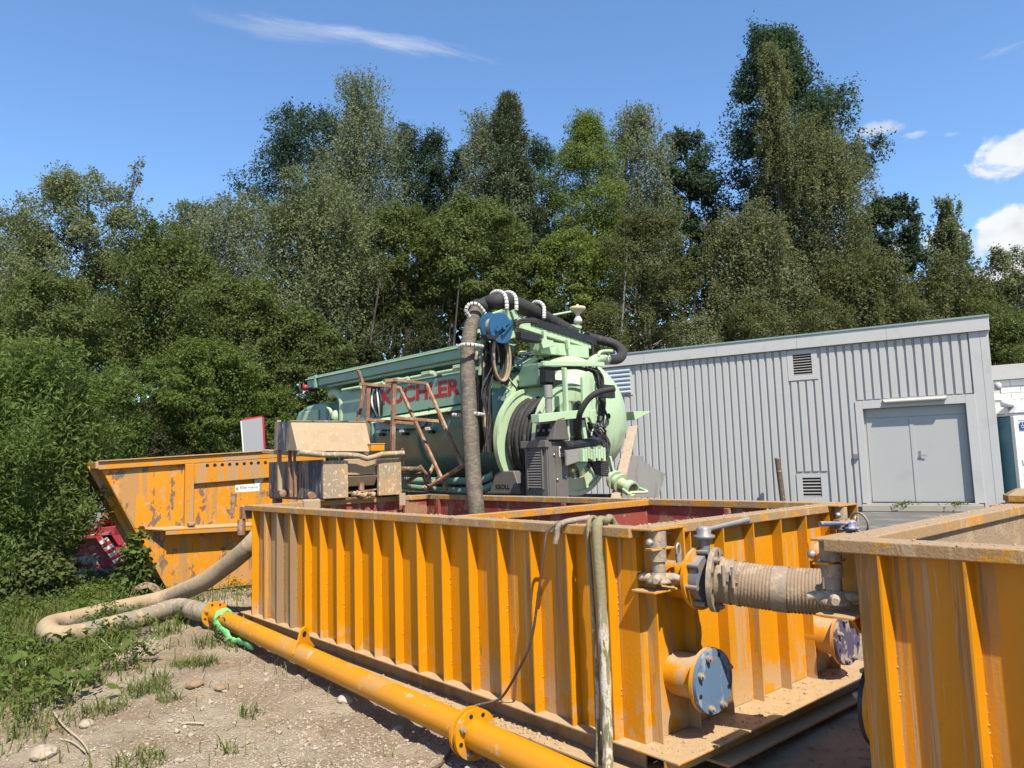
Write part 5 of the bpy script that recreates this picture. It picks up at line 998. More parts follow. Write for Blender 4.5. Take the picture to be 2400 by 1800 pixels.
yk = thing('rusty_yoke', 'rusty forked yoke lying on the scrap heap under the handrails', 'scrap metal', tuple(F1.o), F1.yaw)
Y_ = [F1.pl(px, py, 'x', -.22) for px, py in ((984, 1092), (994, 1106), (1003, 1112), (1010, 1103), (1016, 1090))]
g = G(); g.tube(spline(Y_, 5), .028, 8); g.build('fork', 'rust_scrap', yk); g = G(); a = F1.pl(1003, 1112, 'x', -.22); b_ = F1.pl(1009, 1135, 'x', -.22); g.tube([a, b_], .03, 8); g.build('shank', 'rust_scrap', yk)
gr = thing('wire_grate', 'dark wire grate hanging crooked beside the hopper edge', 'grate', tuple(F1.o), F1.yaw)
G0 = [F1.pl(px, py, 'x', -.12) for px, py in ((942, 1107), (957, 1108), (963, 1150), (944, 1152))]
for k in range(5):
    g = G(); t_ = k / 4; g.tube([G0[0] + (G0[1] - G0[0]) * t_, G0[3] + (G0[2] - G0[3]) * t_], .006, 5); g.build('wire', 'dark_metal', gr)
for k in range(6):
    g = G(); t_ = k / 5; g.tube([G0[0] + (G0[3] - G0[0]) * t_, G0[1] + (G0[2] - G0[1]) * t_], .006, 5); g.build('wire', 'dark_metal', gr)
g = G(); a = F1.pl(945, 1060, 'x', .2); b_ = F1.pl(947, 1110, 'x', .1); o = thing('hanging_wire', 'thin rusty wire hanging from the right hopper rim corner', 'wire', tuple(F1.o), F1.yaw); g.tube(spline([a + np.array([0, -.05, .0]), a + np.array([0, -.01, .05]), a, b_], 4), .006, 6); g.build('wire', 'rust', o)

# ------------------------------------------------------------------ things half hidden at left
rt_ = thing('red_trailer', 'red steel trailer end with a red and white striped warning board behind the shrubs', 'trailer', (0, 0, 0))
q = lambda px, py, d=14.2: at(px, py, d)
g = G(); g.bar(q(140, 1252), q(222, 1243), .5, .13); g.build('side_beam', 'red_machine', rt_, .01)
g = G(); g.prism([q(222, 1237), q(268, 1234), q(268, 1254), q(222, 1256)], (.1, .7, 0)); g.build('cross_beam', 'red_machine', rt_, .01)
g = G(); g.prism([q(214, 1243), q(246, 1202), q(254, 1206), q(224, 1250)], (.05, .45, 0)); g.build('gusset', 'red_machine', rt_, .01)
g = G(); g.prism([q(225, 1262), q(236, 1256), q(278, 1318), q(262, 1322)], (.04, .3, 0)); g.build('slanted_arm', 'red_machine', rt_, .01)
g = G(); g.prism([q(150, 1260, 14.6), q(222, 1256, 14.6), q(262, 1330, 14.6), q(165, 1335, 14.6)], (.1, .8, 0)); g.build('lower_frame', 'red_machine', rt_)
c4 = [q(233, 1270, 14.0), q(249, 1259, 14.0), q(290, 1312, 14.0), q(268, 1321, 14.0)]; nst = 7
for i in range(nst):
    t0, t1 = i / nst, (i + 1) / nst; L_ = lambda t_: c4[0] + (c4[3] - c4[0]) * t_; Rr = lambda t_: c4[1] + (c4[2] - c4[1]) * min(1.0, t_ + .0)
    g = G(); g.prism([L_(t0), L_(t1), Rr(t1), Rr(t0)], (0, .03, 0)); g.build('warning_stripe', 'stripe_white' if i % 2 == 0 else 'stripe_red', rt_)
for xx in (170, 245): g = G(); c = q(xx, 1345, 14.9); g.cyl(c, c + np.array([.05, .3, 0]), .36, 20); g.build('wheel', 'black_rubber', rt_)
gb = thing('grey_cabinet', 'grey metal box with a yellow upright behind the shrub left of the skip', 'cabinet', (0, 0, 0)); c = at(190, 1150, 16)
g = G(); a, b_ = at(166, 1172, 16), at(214, 1131, 16); g.box((a[0], a[1], 0), (b_[0] + .3, a[1] + .8, b_[2])); g.build('body', 'louvre', gb, .01)
g = G(); g.box((a[0] + .02, a[1] - .04, 0), (a[0] + .08, a[1] - .001, b_[2] - .02)); g.build('upright', 'skip_rail', gb); g = G(); g.box((a[0] - .02, a[1] - .02, b_[2] + .001), (b_[0] + .32, a[1] + .82, b_[2] + .03)); g.build('lid', 'louvre', gb)
om = thing('orange_machine', 'orange machine part showing in patches through the shrub leaves at left', 'machine', (0, 0, 0)); a, b_ = at(100, 1190, 15.5), at(162, 1150, 15.5)
g = G(); g.box((a[0], 15.5, .3), (b_[0], 16.3, b_[2])); g.build('body', 'skip_yellow', om, .04); g = G(); g.box((a[0] + .1, 15.46, .0), (b_[0] - .1, 16.2, .299)); g.build('base', 'dark_metal', om)
r2 = random.Random(12); g = G(); c = at(150, 1330, 15.2)
for k in range(420):
    q_ = r2.uniform(0, 6.28); rr_ = r2.random() ** .5 * 1.5; g.blob((c[0] + rr_ * math.cos(q_), 15.3 + rr_ * .6 * math.sin(q_), max(0, 1.05 * (1 - rr_ / 1.6) * r2.uniform(.6, 1.05))), r2.uniform(.06, .2), r2)
o = g.build('rubble_heap', 'concrete', kind='stuff')
g = G()
for k in range(160): c = at(r2.uniform(140, 330), 1400, r2.uniform(12.2, 13.4)); g.blob((c[0], c[1], r2.uniform(.0, .12)), r2.uniform(.03, .12), r2)
g.build('broken_concrete', 'concrete', kind='stuff')
rd = thing('rusty_ring', 'rusty perforated ring half sunk in weeds under the skip end', 'metal ring', tuple(at(342, 1400, 10.5)[:2]) + (0,), R_(20))
g = G(); g.lathe([(.13, -.03), (.20, -.03), (.20, .03), (.13, .03), (.13, -.03)], (0, 0, .07), (.15, 1, .1), 26); g.build('ring', 'rust_scrap', rd)
g = G()
for k in range(8): q_ = k * math.pi / 4; g.cyl((.165 * math.cos(q_), -.036, .07 + .165 * math.sin(q_)), (.165 * math.cos(q_), -.030, .07 + .165 * math.sin(q_)), .012, 8)
g.build('holes', 'hole', rd)

# ------------------------------------------------------------------ green suction tank truck
FT = Frame(.607, 10.6, R_(-45.6)); TR, TC = .94, 2.34
tk = thing('suction_truck', 'pale green suction tank truck with a hose boom, big hose reel and red lettering', 'truck', tuple(FT.o), FT.yaw)
X_ = lambda px, py, x=0.0: FT.pl(px, py, 'x', x + .17 if x >= .69 else x)
Y_ = lambda px, py, y=-1.0: FT.pl(px, py, 'y', y)
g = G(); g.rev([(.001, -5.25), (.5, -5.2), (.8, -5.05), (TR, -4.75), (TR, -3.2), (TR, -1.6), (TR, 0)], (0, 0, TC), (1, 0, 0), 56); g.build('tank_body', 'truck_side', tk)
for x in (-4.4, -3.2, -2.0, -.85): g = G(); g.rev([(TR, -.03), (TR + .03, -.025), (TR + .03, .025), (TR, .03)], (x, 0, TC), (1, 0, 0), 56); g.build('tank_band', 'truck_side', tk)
dome = [(TR - .02, .06)] + [((TR - .02) * math.cos(q_) ** .8, .06 + .80 * math.sin(q_)) for q_ in np.linspace(.15, math.pi / 2 - .02, 9)]
g = G(); g.rev(dome, (0, .12, TC), (1, 0, 0), 56); g.build('rear_dome', 'truck_light', tk)
g = G(); g.lathe([(TR - .02, -.05), (TR + .05, -.05), (TR + .05, .0), (TR - .02, .0)], (0, 0, TC), (1, 0, 0), 56); g.lathe([(TR - .02, .012), (TR + .05, .012), (TR + .05, .06), (TR - .02, .06)], (0, 0, TC), (1, 0, 0), 56); g.build('dome_ring', 'truck_light', tk)
for k in range(22):
    q_ = k * 2 * math.pi / 22; o = link('bolt', BOLT, tk); o.location = (.06, (TR + .015) * math.cos(q_), TC + (TR + .015) * math.sin(q_))
# hose tray on the left top
a, b_ = Y_(722, 884, -1.02), Y_(1092, 804, -1.02); ta, tb = (a[0], a[2]), (b_[0], b_[2])
tz = lambda x: ta[1] + (tb[1] - ta[1]) * (x - ta[0]) / (tb[0] - ta[0])
def trayp(z0, z1, y0, y1, nm, m='truck_green', x0=ta[0], x1=tb[0] + .5, bv=.01):
    g = G(); g.prism([(x0, y0, tz(x0) + z0), (x1, y0, tz(x1) + z0), (x1, y0, tz(x1) + z1), (x0, y0, tz(x0) + z1)], (0, y1 - y0, 0)); return g.build(nm, m, tk, bv)
trayp(-.20, -.065, -1.04, -.55, 'hose_tray'); trayp(-.0645, -.045, -1.08, -.53, 'tray_highlight_lip', 'truck_light', bv=.004); trayp(-.0445, -.002, -1.03, -.56, 'tray_top'); trayp(-.25, -.2005, -.98, -.60, 'tray_keel', 'truck_green', ta[0] + .6)  # lip is paler than the tray: its highlight line is put into the colour
g = G(); g.prism([(ta[0] + .32, -1.085, tz(ta[0]) - .23), (ta[0] + .38, -1.085, tz(ta[0]) - .23), (ta[0] + .38, -1.085, tz(ta[0]) + .0), (ta[0] + .32, -1.085, tz(ta[0]) + .0)], (0, .04, 0)); g.build('tray_bracket', 'truck_green', tk, .004)
g = G(); c = Y_(716, 908, -.9); g.rev([(.001, -.05), (.05, -.04), (.05, .04), (.001, .05)], c, (0, 0, 1), 12); g.build('marker_lamp', 'stripe_red', tk)
for px in (860, 925, 1000, 1075):               # pale steps under the tray
    p = Y_(px, 905 - .21 * (px - 850), -1.06); g = G(); g.box((p[0] - .11, -1.08, p[2] - .03), (p[0] + .11, -.9, p[2] + .02)); g.build('tray_step', 'truck_light', tk, .004)
pa_, pb_ = Y_(800, 915, -1.03), Y_(1090, 863, -1.03)
for k in range(5):
    p0 = pa_ + (pb_ - pa_) * (k / 5 + .012); p1 = pa_ + (pb_ - pa_) * ((k + 1) / 5 - .012); g = G(); g.cyl(p0, p1, .026, 10); g.cyl(p1 - (p1 - p0) * .04, p1 + (p1 - p0) * .02, .034, 10); g.build('side_tube', 'truck_light', tk)
# lettered side panel
P4 = [Y_(889, 977, -1.0), Y_(1100, 942, -1.0), Y_(1100, 872, -1.0), Y_(889, 911, -1.0)]
g = G(); g.prism(P4, (0, .02, 0)); pan = g.build('letter_panel', 'truck_green', tk, .004)
t0, t1, t2 = Y_(895, 949, -1.003), Y_(1079, 925, -1.003), Y_(896, 913, -1.003)
wd_, ht_ = t1[0] - t0[0], (t2[2] - t0[2]); sl = math.atan2(t1[2] - t0[2], wd_)
textmesh('lettering', 'KUCHLER', 'truck_red', wd_, ht_, pan, Matrix.Translation(Vector(t0)) @ Matrix.Rotation(-sl, 4, 'Y') @ Matrix.Rotation(R_(90), 4, 'X'), .035, .002)
w0, w1 = Y_(880, 985, -1.0), Y_(1100, 950, -1.0)
for k in range(6):
    p0 = w0 + (w1 - w0) * (k / 6 + .006); p1 = w0 + (w1 - w0) * ((k + 1) / 6 - .006); g = G(); g.prism([p0 + np.array([0, -.10, -.045]), p1 + np.array([0, -.10, -.045]), p1 + np.array([0, .03, .03]), p0 + np.array([0, .03, .03])], (0, .0, -.012)); g.build('light_patch_plate', 'truck_light', tk, .003)  # added pale plates standing in for patches of light on the tank shoulder
for px, py in ((894, 1011), (949, 1009), (1010, 1004)):
    p = Y_(px, py, -.98); g = G(); g.box((p[0] - .06, p[1] - .07, p[2] - .03), (p[0] + .06, p[1] - .02, p[2] + .02)); lp = g.build('work_lamp', 'white_plastic', tk, .006); g = G(); g.box((p[0] - .05, p[1] - .02, p[2] - .075), (p[0] + .05, p[1] + .08, p[2] - .031)); g.build('lamp_base', 'dark_metal', lp, .006)
g = G(); g.tube(spline([Y_(880, 1009, -.96), Y_(950, 1006, -.97), Y_(990, 1002, -.97), Y_(1003, 985, -1.0), Y_(1006, 955, -1.02)], 6), .012, 6); g.build('lamp_cable', 'dark_metal', tk)
for k in range(5):
    p0, p1 = Y_(872 + k * 4, 912, -.96 - .012 * k), Y_(882 + k * 3, 975, -.96 - .012 * k); g = G(); g.tube(spline([p0, (p0 + p1) / 2 + np.array([.05 * (k - 2), -.04, 0]), p1], 6), .018, 7); g.build('bundle_hose', 'white_plastic' if k % 2 else 'dark_metal', tk)
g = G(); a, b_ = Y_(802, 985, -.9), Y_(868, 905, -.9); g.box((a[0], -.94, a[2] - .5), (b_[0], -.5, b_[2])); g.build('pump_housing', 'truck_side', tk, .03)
# cab roof and pipe bend at the far end
C_ = lambda px, py: Y_(px, py, -.75)
g = G(); g.prism([C_(691, 1075), C_(690, 985), C_(697, 966), C_(718, 951), C_(745, 944), C_(768, 943), C_(770, 1075)], (0, 1.7, 0)); g.build('cab', 'truck_green', tk, .07)
g = G(); a, b_ = Y_(705, 1000, -.79), Y_(744, 960, -.79); g.box((a[0], -.78, a[2]), (b_[0], -.752, b_[2])); g.build('cab_panel', 'truck_light', tk, .02)
g = G(); g.tube(spline([Y_(778, 925, -.85), Y_(790, 921, -.86), Y_(801, 930, -.87), Y_(806, 948, -.88), Y_(806, 985, -.88), Y_(806, 1010, -.86)], 6), .085, 14); g.build('pipe_bend', 'truck_light', tk)
g = G(); g.tube(spline([Y_(768, 955, -.9), Y_(776, 965, -.94), Y_(774, 985, -.9)], 5), .03, 8); g.rev([(.03, 0), (.09, .08), (.05, .2), (.001, .22)], Y_(787, 990, -.9), (0, 0, 1), 12); g.build('filter_cone', 'truck_light', tk)
# chassis and wheels
g = G(); g.box((-6.6, -.55, .82), (.9, -.40, 1.12)); g.box((-6.6, .40, .82), (.9, .55, 1.12)); g.build('chassis_rail', 'truck_red', tk)
g = G(); g.box((-5.4, -1.15, 1.13), (.05, 1.15, 1.24)); g.build('sub_frame', 'dark_metal', tk)
for x in (-6.0, -2.6, -1.25):
    for y in (-1.2, .9):
        g = G(); g.rev([(.28, 0), (.46, .02), (.5, .07), (.5, .23), (.46, .28), (.28, .30)], (x, y, .5), (0, 1, 0), 28); wh = g.build('wheel', 'black_rubber', tk); g = G(); g.rev([(.29, .03), (.26, .08), (.12, .09), (.001, .06)], (x, y, .5), (0, 1, 0), 20); g.rev([(.29, .27), (.26, .22), (.12, .21), (.001, .24)], (x, y, .5), (0, 1, 0), 20); g.build('rim', 'grey_steel', wh)
for x in (-4.6, -3.6): g = G(); g.box((x, -1.2, .45), (x + .8, -.6, 1.1)); g.build('side_locker', 'dark_metal', tk, .02)
g = G(); g.box((.06, -1.2, 1.10), (1.5, 1.25, 1.16)); g.build('rear_platform', 'red_machine', tk, .01)
for k, dz in enumerate((0, -.13)):                # green bumper tubes low on the left side
    g = G(); g.tube(spline([Y_(945, 1126 - k * 8, -1.05) + np.array([0, 0, dz]), Y_(1060, 1128, -1.05) + np.array([0, 0, dz]), Y_(1130, 1124, -1.05) + np.array([0, 0, dz]), Y_(1158, 1112, -1.0) + np.array([0, 0, dz])], 6), .055, 10); g.build('side_guard', 'truck_green', tk)
# hose reel at the rear left
def axp(px, py, x): return FT.pl(px, py, 'x', x)
rf, rr_ = axp(1254, 1032, .12), axp(1341, 1032, .78); rc0 = np.array([.12, (rf[1] + rr_[1]) / 2, (rf[2] + rr_[2]) / 2]); RX = np.array([1, 0, 0])
def ring(x, r0, r1, th, nm, m):
    g = G(); g.lathe([(r0, -th), (r1, -th), (r1, 0), (r0, 0), (r0, -th)], (x, rc0[1], rc0[2]), (1, 0, 0), 56, True); return g.build(nm, m, tk)
RR = .70
ring(.12, .001, RR, .03, 'reel_flange', 'truck_light'); ring(.80, .36, RR, .035, 'reel_flange', 'truck_light')
g = G(); g.lathe([(RR - .02, -.05), (RR + .03, -.05), (RR + .03, .02), (RR - .02, .02), (RR - .02, -.05)], (.12, rc0[1], rc0[2]), (1, 0, 0), 56); g.build('reel_edge', 'truck_light', tk)
g = G(); g.lathe([(RR - .03, -.04), (RR + .025, -.04), (RR + .025, .025), (RR - .03, .025), (RR - .03, -.04)], (.80, rc0[1], rc0[2]), (1, 0, 0), 56); g.build('reel_edge', 'truck_light', tk)
for k in range(9):
    x = .17 + k * .07; g = G(); rcoil = .575 - .015 * (k % 2)
    g.tube([(x + .035 * math.sin(q_ / 2), rc0[1] + rcoil * math.cos(q_), rc0[2] + rcoil * math.sin(q_)) for q_ in np.linspace(0, 2 * math.pi, 49)], .036, 8); g.build('reel_hose', 'black_rubber', tk)
g = G(); g.cyl((.1, rc0[1], rc0[2]), (.8, rc0[1], rc0[2]), .50, 40); g.build('reel_core', 'dark_metal', tk)
# rear frame beams
def bm(pts, x, w_, d_, nm, m='truck_light', bv=.006):
    a, b_ = X_(*pts[0], x), X_(*pts[1], x); g = G(); g.bar(a, b_, w_, d_, (1, 0, 0)); return g.build(nm, m, tk, bv)
bm([(1254, 981), (1372, 969)], .92, .10, .13, 'cross_beam'); bm([(1322, 862), (1331, 1045)], .90, .03, .055, 'upright'); bm([(1322, 862), (1331, 1045)], .86, .09, .02, 'upright_web')
bm([(1364, 985), (1374, 1050)], .88, .06, .04, 'upright'); bm([(1318, 986), (1316, 1040)], .84, .03, .10, 'upright_web'); bm([(1428, 1070), (1442, 1130)], .70, .04, .05, 'strut'); bm([(1270, 852), (1414, 854)], .80, .06, .045, 'spray_bar')
pl_ = [X_(px, py, .86) for px, py in ((1361, 955), (1359, 885), (1365, 874), (1374, 871), (1383, 876), (1387, 890), (1391, 985), (1391, 1000), (1383, 1000), (1380, 985))]
g = G(); g.prism(pl_, (.05, 0, 0)); g.build('rounded_arm', 'truck_light', tk, .012)
pl_ = [X_(px, py, .92) for px, py in ((1375, 962), (1391, 960), (1393, 985), (1388, 995), (1381, 993), (1376, 980))]
g = G(); g.prism(pl_, (.05, 0, 0)); g.build('lower_lobe', 'truck_light', tk, .012)
g = G(); g.tube(spline([X_(px, py, .9 + .1 * k) for k, (px, py) in enumerate(((1338, 1031), (1353, 1023), (1357, 997), (1359, 970), (1377, 938), (1403, 919), (1440, 911)))], 6), .036, 12); g.build('arched_hose', 'black_rubber', tk)
g = G(); a = X_(1425, 915, 1.0); g.box((a[0] - .04, a[1] - .14, a[2] - .10), (a[0] + .04, a[1] + .10, a[2] + .07)); g.build('hose_block', 'dark_metal', tk, .01)
a, b_ = X_(1322, 1045, 1.0), X_(1402, 1034, 1.0); g = G(); g.cyl(a, b_, .055, 14); g.build('roller', 'dark_metal', tk); g = G(); g.prism([a + np.array([0, 0, -.05]), b_ + np.array([0, 0, -.05]), b_ + np.array([0, 0, -.16]), a + np.array([0, 0, -.24])], (.03, 0, 0)); g.build('roller_guard', 'panel_grey', tk, .006)
g = G(); a = X_(1345, 1075, .82); g.cyl(a + np.array([-.1, 0, 0]), a + np.array([.12, 0, 0]), .13, 20); g.build('hydraulic_motor', 'truck_green', tk)
g = G(); a = X_(1368, 1062, .95); r2 = random.Random(4)
for k in range(9): g.box((a[0] + r2.uniform(-.05, .1), a[1] - .18 + k * .05, a[2] - .09 + r2.uniform(-.02, .03)), (a[0] + .14, a[1] - .14 + k * .05, a[2] + .06 + r2.uniform(-.03, .02)))
g.build('valve_bank', 'truck_light', tk, .004)
g = G(); a = X_(1285, 928, .9); g.cyl(a + np.array([0, 0, -.02]), a + np.array([0, 0, .13]), .055, 12); g.cyl(a + np.array([0, 0, -.26]), a + np.array([0, 0, -.03]), .042, 12); g.build('small_cylinder', 'panel_grey', tk)
tri = [X_(1462, 966, .30), X_(1505, 966, .30), X_(1466, 986, .30)]; g = G(); g.prism(tri, (.18, 0, 0)); g.build('side_bracket', 'truck_light', tk, .004)
# outlet valve with coupling
a, b_ = X_(1432, 1120, .85), X_(1484, 1148, 1.25); d = (b_ - a) / np.linalg.norm(b_ - a)
g = G(); g.lathe([(.001, 0), (.085, 0), (.085, .06), (.125, .0601), (.125, .10), (.08, .1001), (.075, .17), (.12, .1701), (.12, .20), (.07, .2001), (.066, .34), (.10, .3401), (.10, .42), (.085, .4201)], a, d, 20); ov = g.build('outlet_valve', 'truck_light', tk)
L_ = float(np.linalg.norm(b_ - a)); g = G(); g.lathe([(.09, .42), (.105, .43), (.105, L_), (.08, L_), (.078, L_ - .06), (.001, L_ - .06)], a, d, 20); g.build('coupling', 'strip_lamp' if False else 'truck_light', ov); g = G(); g.cyl(a + d * (L_ - .055), a + d * (L_ - .052), .078, 18); g.build('opening', 'rust', ov)
sdv = np.cross(d, (0, 0, 1)); sdv /= np.linalg.norm(sdv)
g = G(); g.tube(spline([a + d * .4 + sdv * .14, a + d * .55 + sdv * .17, b_ + d * .08 + sdv * .1, b_ + d * .1 - sdv * .1, a + d * .5 - sdv * .17, a + d * .38 - sdv * .14], 6), .018, 8); g.build('locking_loop', 'truck_light', ov)
# mud flaps and plates at the right rear
for k, (poly, x) in enumerate((([(1452, 1078), (1480, 1080), (1520, 1088), (1512, 1165), (1440, 1165), (1442, 1105)], .62), ([(1519, 1092), (1556, 1110), (1540, 1165), (1505, 1165)], .58), ([(1478, 1068), (1505, 1068), (1508, 1088), (1476, 1086)], .40))):
    g = G(); g.prism([X_(px, py, x) for px, py in poly], (.03, 0, 0)); g.build('rear_flap', 'panel_grey', tk, .004)
# tower over the rear left corner
TP = lambda pts, x: [X_(px, py, x) for px, py in pts]
g = G(); g.prism(TP([(1143, 736), (1180, 723), (1190, 742), (1203, 792), (1192, 795), (1165, 800), (1135, 790)], .02), (.05, 0, 0)); g.build('tower_plate', 'truck_light', tk, .006)
g = G(); g.prism(TP([(1135, 752), (1146, 752), (1139, 812), (1131, 880), (1120, 880), (1125, 810)], -.05), (.05, 0, 0)); g.build('tower_leg', 'truck_light', tk, .006)
g = G(); g.prism(TP([(1119, 772), (1136, 768), (1134, 780), (1118, 781)], .06), (.04, 0, 0)); g.build('tower_tab', 'truck_light', tk, .004)
bm([(1183, 726), (1192, 752)], .12, .09, .05, 'tower_horn'); bm([(1201, 727), (1208, 748)], .14, .09, .05, 'tower_horn')
bm([(1124, 870), (1126, 1060)], -.08, .07, .05, 'mast_post', 'dark_metal'); bm([(1142, 800), (1148, 1075)], .06, .04, .04, 'mast_post', 'dark_metal'); g = G(); a, b_ = X_(1112, 905, -.2), X_(1150, 1060, -.2); g.box((-.26, a[1], b_[2]), (-.14, b_[1], a[2])); g.build('mast_cover', 'dark_metal', tk, .01)
# blue reel
def disc_x(px, py, x, r, th, nm, m, par=tk):
    c = X_(px, py, x); g = G(); g.cyl(c, c + np.array([th, 0, 0]), r, 36); g.cyl(c + np.array([th, 0, 0]), c + np.array([th + .012, 0, 0]), r * .35, 20); return g.build(nm, m, par, .006), c
br_, c0 = disc_x(1148, 766, .10, .185, .03, 'blue_reel', 'blue_reel'); dd_, c1 = disc_x(1171, 769, .30, .20, .03, 'reel_disc', 'blue_reel', br_)
g = G(); g.cyl(c0, c1, .11, 18); g.build('reel_drum', 'hose_mud', br_)
g = G(); e = .345; g.bar(c1 + np.array([.06, -.12, -.06]), c1 + np.array([.06, .0, .02]), .03, .03); g.bar(c1 + np.array([.06, 0, .02]), c1 + np.array([.06, .16, .10]), .03, .03); g.bar(c1 + np.array([.06, -.02, -.10]), c1 + np.array([.06, .17, .09]), .025, .02); g.cyl(c1 + np.array([.0, 0, 0]), c1 + np.array([.09, 0, 0]), .03, 10); g.build('reel_arm', 'blue_reel', br_)
g = G(); a = X_(1140, 788, .32); g.prism([a + np.array([0, -.10, .0]), a + np.array([0, .13, .0]), a + np.array([0, .06, -.05]), a + np.array([0, -.07, -.05])], (.1, 0, 0)); g.build('reel_foot', 'dark_metal', br_)
# coil of brown hose under the reel
for k in range(5):
    g = G(); c = X_(1162, 842, .1); g.tube([c + np.array([.03 * k, (.10 + .012 * k) * math.cos(q_), (.27 + .008 * k) * math.sin(q_)]) for q_ in np.linspace(0, 2 * math.pi, 33)], .018, 7); g.build('hanging_coil', 'hose_mud' if k > 2 else 'black_rubber', tk)
# boom across the top, sloping to the right
def boom(pts, x, w_, h_, nm, m='truck_light', bv=.006): return bm(pts, x, h_, w_, nm, m, bv)
boom([(1200, 752), (1376, 812)], .05, .16, .10, 'boom_beam'); boom([(1215, 765), (1330, 800)], .22, .05, .05, 'boom_tube', 'truck_light'); boom([(1255, 815), (1368, 828)], .16, .2, .17, 'boom_box', 'truck_light'); boom([(1245, 768), (1385, 815)], .0, .12, .13, 'cable_chain', 'dark_metal')
for k in range(15):
    t_ = k / 14; px, py = 1243 + 142 * t_, 754 + 46 * t_; a = X_(px, py, .08); g = G(); g.box((a[0] - .02, a[1] - .052, a[2] - .06), (a[0] + .07, a[1] + .048, a[2] + .05)); g.build('chain_link', 'dark_metal', tk, .004)
g = G(); a, b_ = X_(1207, 778, .24), X_(1256, 802, .24); g.prism([X_(1207, 778, .24), X_(1258, 788, .24), X_(1257, 806, .24), X_(1207, 797, .24)], (.12, 0, 0)); g.build('control_box', 'dark_metal', tk, .01)
for px, py in ((1274, 785), (1330, 806)): bm([(px, py - 10), (px + 2, py + 12)], .30, .05, .05, 'boom_clamp')
g = G(); g.prism([X_(1258, 793, .3), X_(1290, 800, .3), X_(1293, 812, .3), X_(1266, 818, .3)], (.06, 0, 0)); g.build('boom_gusset', 'truck_light', tk, .006)
for sp_ in ([(1207, 757), (1222, 750), (1243, 750), (1258, 752)], [(1207, 762), (1224, 755), (1245, 754), (1260, 757)], [(1383, 800), (1389, 812), (1390, 835), (1390, 845)]):
    g = G(); g.tube(spline([X_(px, py, .24) for px, py in sp_], 6), .02, 8); g.build('boom_line', 'black_rubber', tk)
g = G(); g.tube(spline([X_(1376, 790, -.15), X_(1405, 797, -.1), X_(1434, 804, 0), X_(1453, 816, .1), X_(1458, 831, .2), X_(1447, 842, .3), X_(1420, 843, .35)], 6), .075, 14); g.build('return_hose', 'black_rubber', tk)
g = G(); g.tube(spline([X_(1420, 843, .35), X_(1402, 840, .35), X_(1388, 848, .33), X_(1378, 862, .25), X_(1370, 880, .15)], 6), .07, 14); g.build('return_elbow', 'truck_light', tk); g = G(); g.tube(spline([X_(1402, 835, .4), X_(1406, 826, .4), X_(1418, 823, .4), X_(1434, 823, .4)], 5), .025, 8); g.build('grab_handle', 'truck_light', tk)
for px in (1413, 1421): g = G(); a = X_(px, 842, .35); g.rev([(.08, -.015), (.084, -.015), (.084, .015), (.08, .015)], a, (0, 1, 0), 16); g.build('hose_clip', 'chrome', tk)
# beacon and rod
a = X_(1355, 757, -.25); g = G(); g.rev([(.001, 0), (.07, 0), (.065, .05), (.03, .12), (.035, .14)], a, (0, 0, 1), 16); bc_ = g.build('beacon', 'white_plastic', tk); g = G(); g.rev([(.035, .14), (.11, .20), (.13, .225), (.12, .25), (.03, .262), (.02, .29), (.001, .30)], a, (0, 0, 1), 18); g.build('beacon_lens', 'beacon', bc_); g = G(); g.cyl(a + np.array([0, 0, -.2]), a, .03, 8); g.box(tuple(a + np.array([-.03, -.22, -.09])), tuple(a + np.array([.05, .02, -.05]))); g.build('beacon_foot', 'truck_light', bc_)
g = G(); g.cyl(X_(1283, 741, -.3), X_(1346, 729, -.3), .017, 8); g.build('rod', 'truck_light', tk)
# suction hose: ribbed lower run, black upper run, striped guide hoops
hp_ = [at(1117, 1204, 8.95), at(1112, 1150, 9.0), at(1105, 1047, 9.15), at(1098, 922, 9.35), at(1096, 859, 9.45), at(1100, 790, 9.6), at(1112, 742, 9.75), at(1122, 724, 9.85)]
hp_ = [FT.l(hp_[0] + np.array([.01, -.02, -.55]))] + [FT.l(p) for p in hp_]
sp1 = spline(hp_, 18); g = G(); g.tube(sp1, .098, 20, True, [1 + .016 * (i % 2) for i in range(len(sp1))]); g.build('suction_hose', 'suction_brown', tk)
up_ = [hp_[-1], FT.l(at(1142, 712, 9.95)), X_(1165, 706, -.0), X_(1193, 708, .0), X_(1228, 720, -.02), X_(1266, 739, -.05), X_(1300, 758, -.1), X_(1345, 782, -.14)]
g = G(); g.tube(spline(up_, 10), .105, 18); g.build('boom_hose', 'black_rubber', tk)
g = G(); a = hp_[-1]; d = hp_[-1] - hp_[-2]; d /= np.linalg.norm(d); g.rev([(.10, -.02), (.125, -.02), (.125, .06), (.10, .06)], a, d, 20); g.build('hose_collar', 'black_rubber', tk)
def hoop(pts, r=.028):
    P = spline(pts, 9); g = G()
    for i in range(len(P) - 1): g.mi = 1 if i % 4 == 3 else 0; g.tube([P[i], P[i + 1]], r * (.82 if g.mi else 1), 10, True)
    g.build('guide_hoop', ['white_plastic', 'dark_metal'], tk)
hoop([FT.l(at(1100, 742, 9.65)), FT.l(at(1092, 728, 9.6)), FT.l(at(1100, 714, 9.6)), FT.l(at(1117, 713, 9.6)), FT.l(at(1130, 725, 9.65)), FT.l(at(1141, 743, 9.7))])
hoop([X_(1148, 699, -.2), X_(1156, 686, -.1), X_(1170, 683, 0), X_(1182, 690, .1), X_(1187, 705, .16), X_(1188, 724, .18)])
hoop([X_(1178, 695, -.2), X_(1186, 686, -.1), X_(1197, 686, 0), X_(1207, 694, .1), X_(1210, 708, .16), X_(1210, 727, .18)])
hoop([X_(1245, 715, -.2), X_(1255, 708, -.1), X_(1265, 709, 0), X_(1274, 718, .1), X_(1275, 732, .14), X_(1275, 746, .16)])
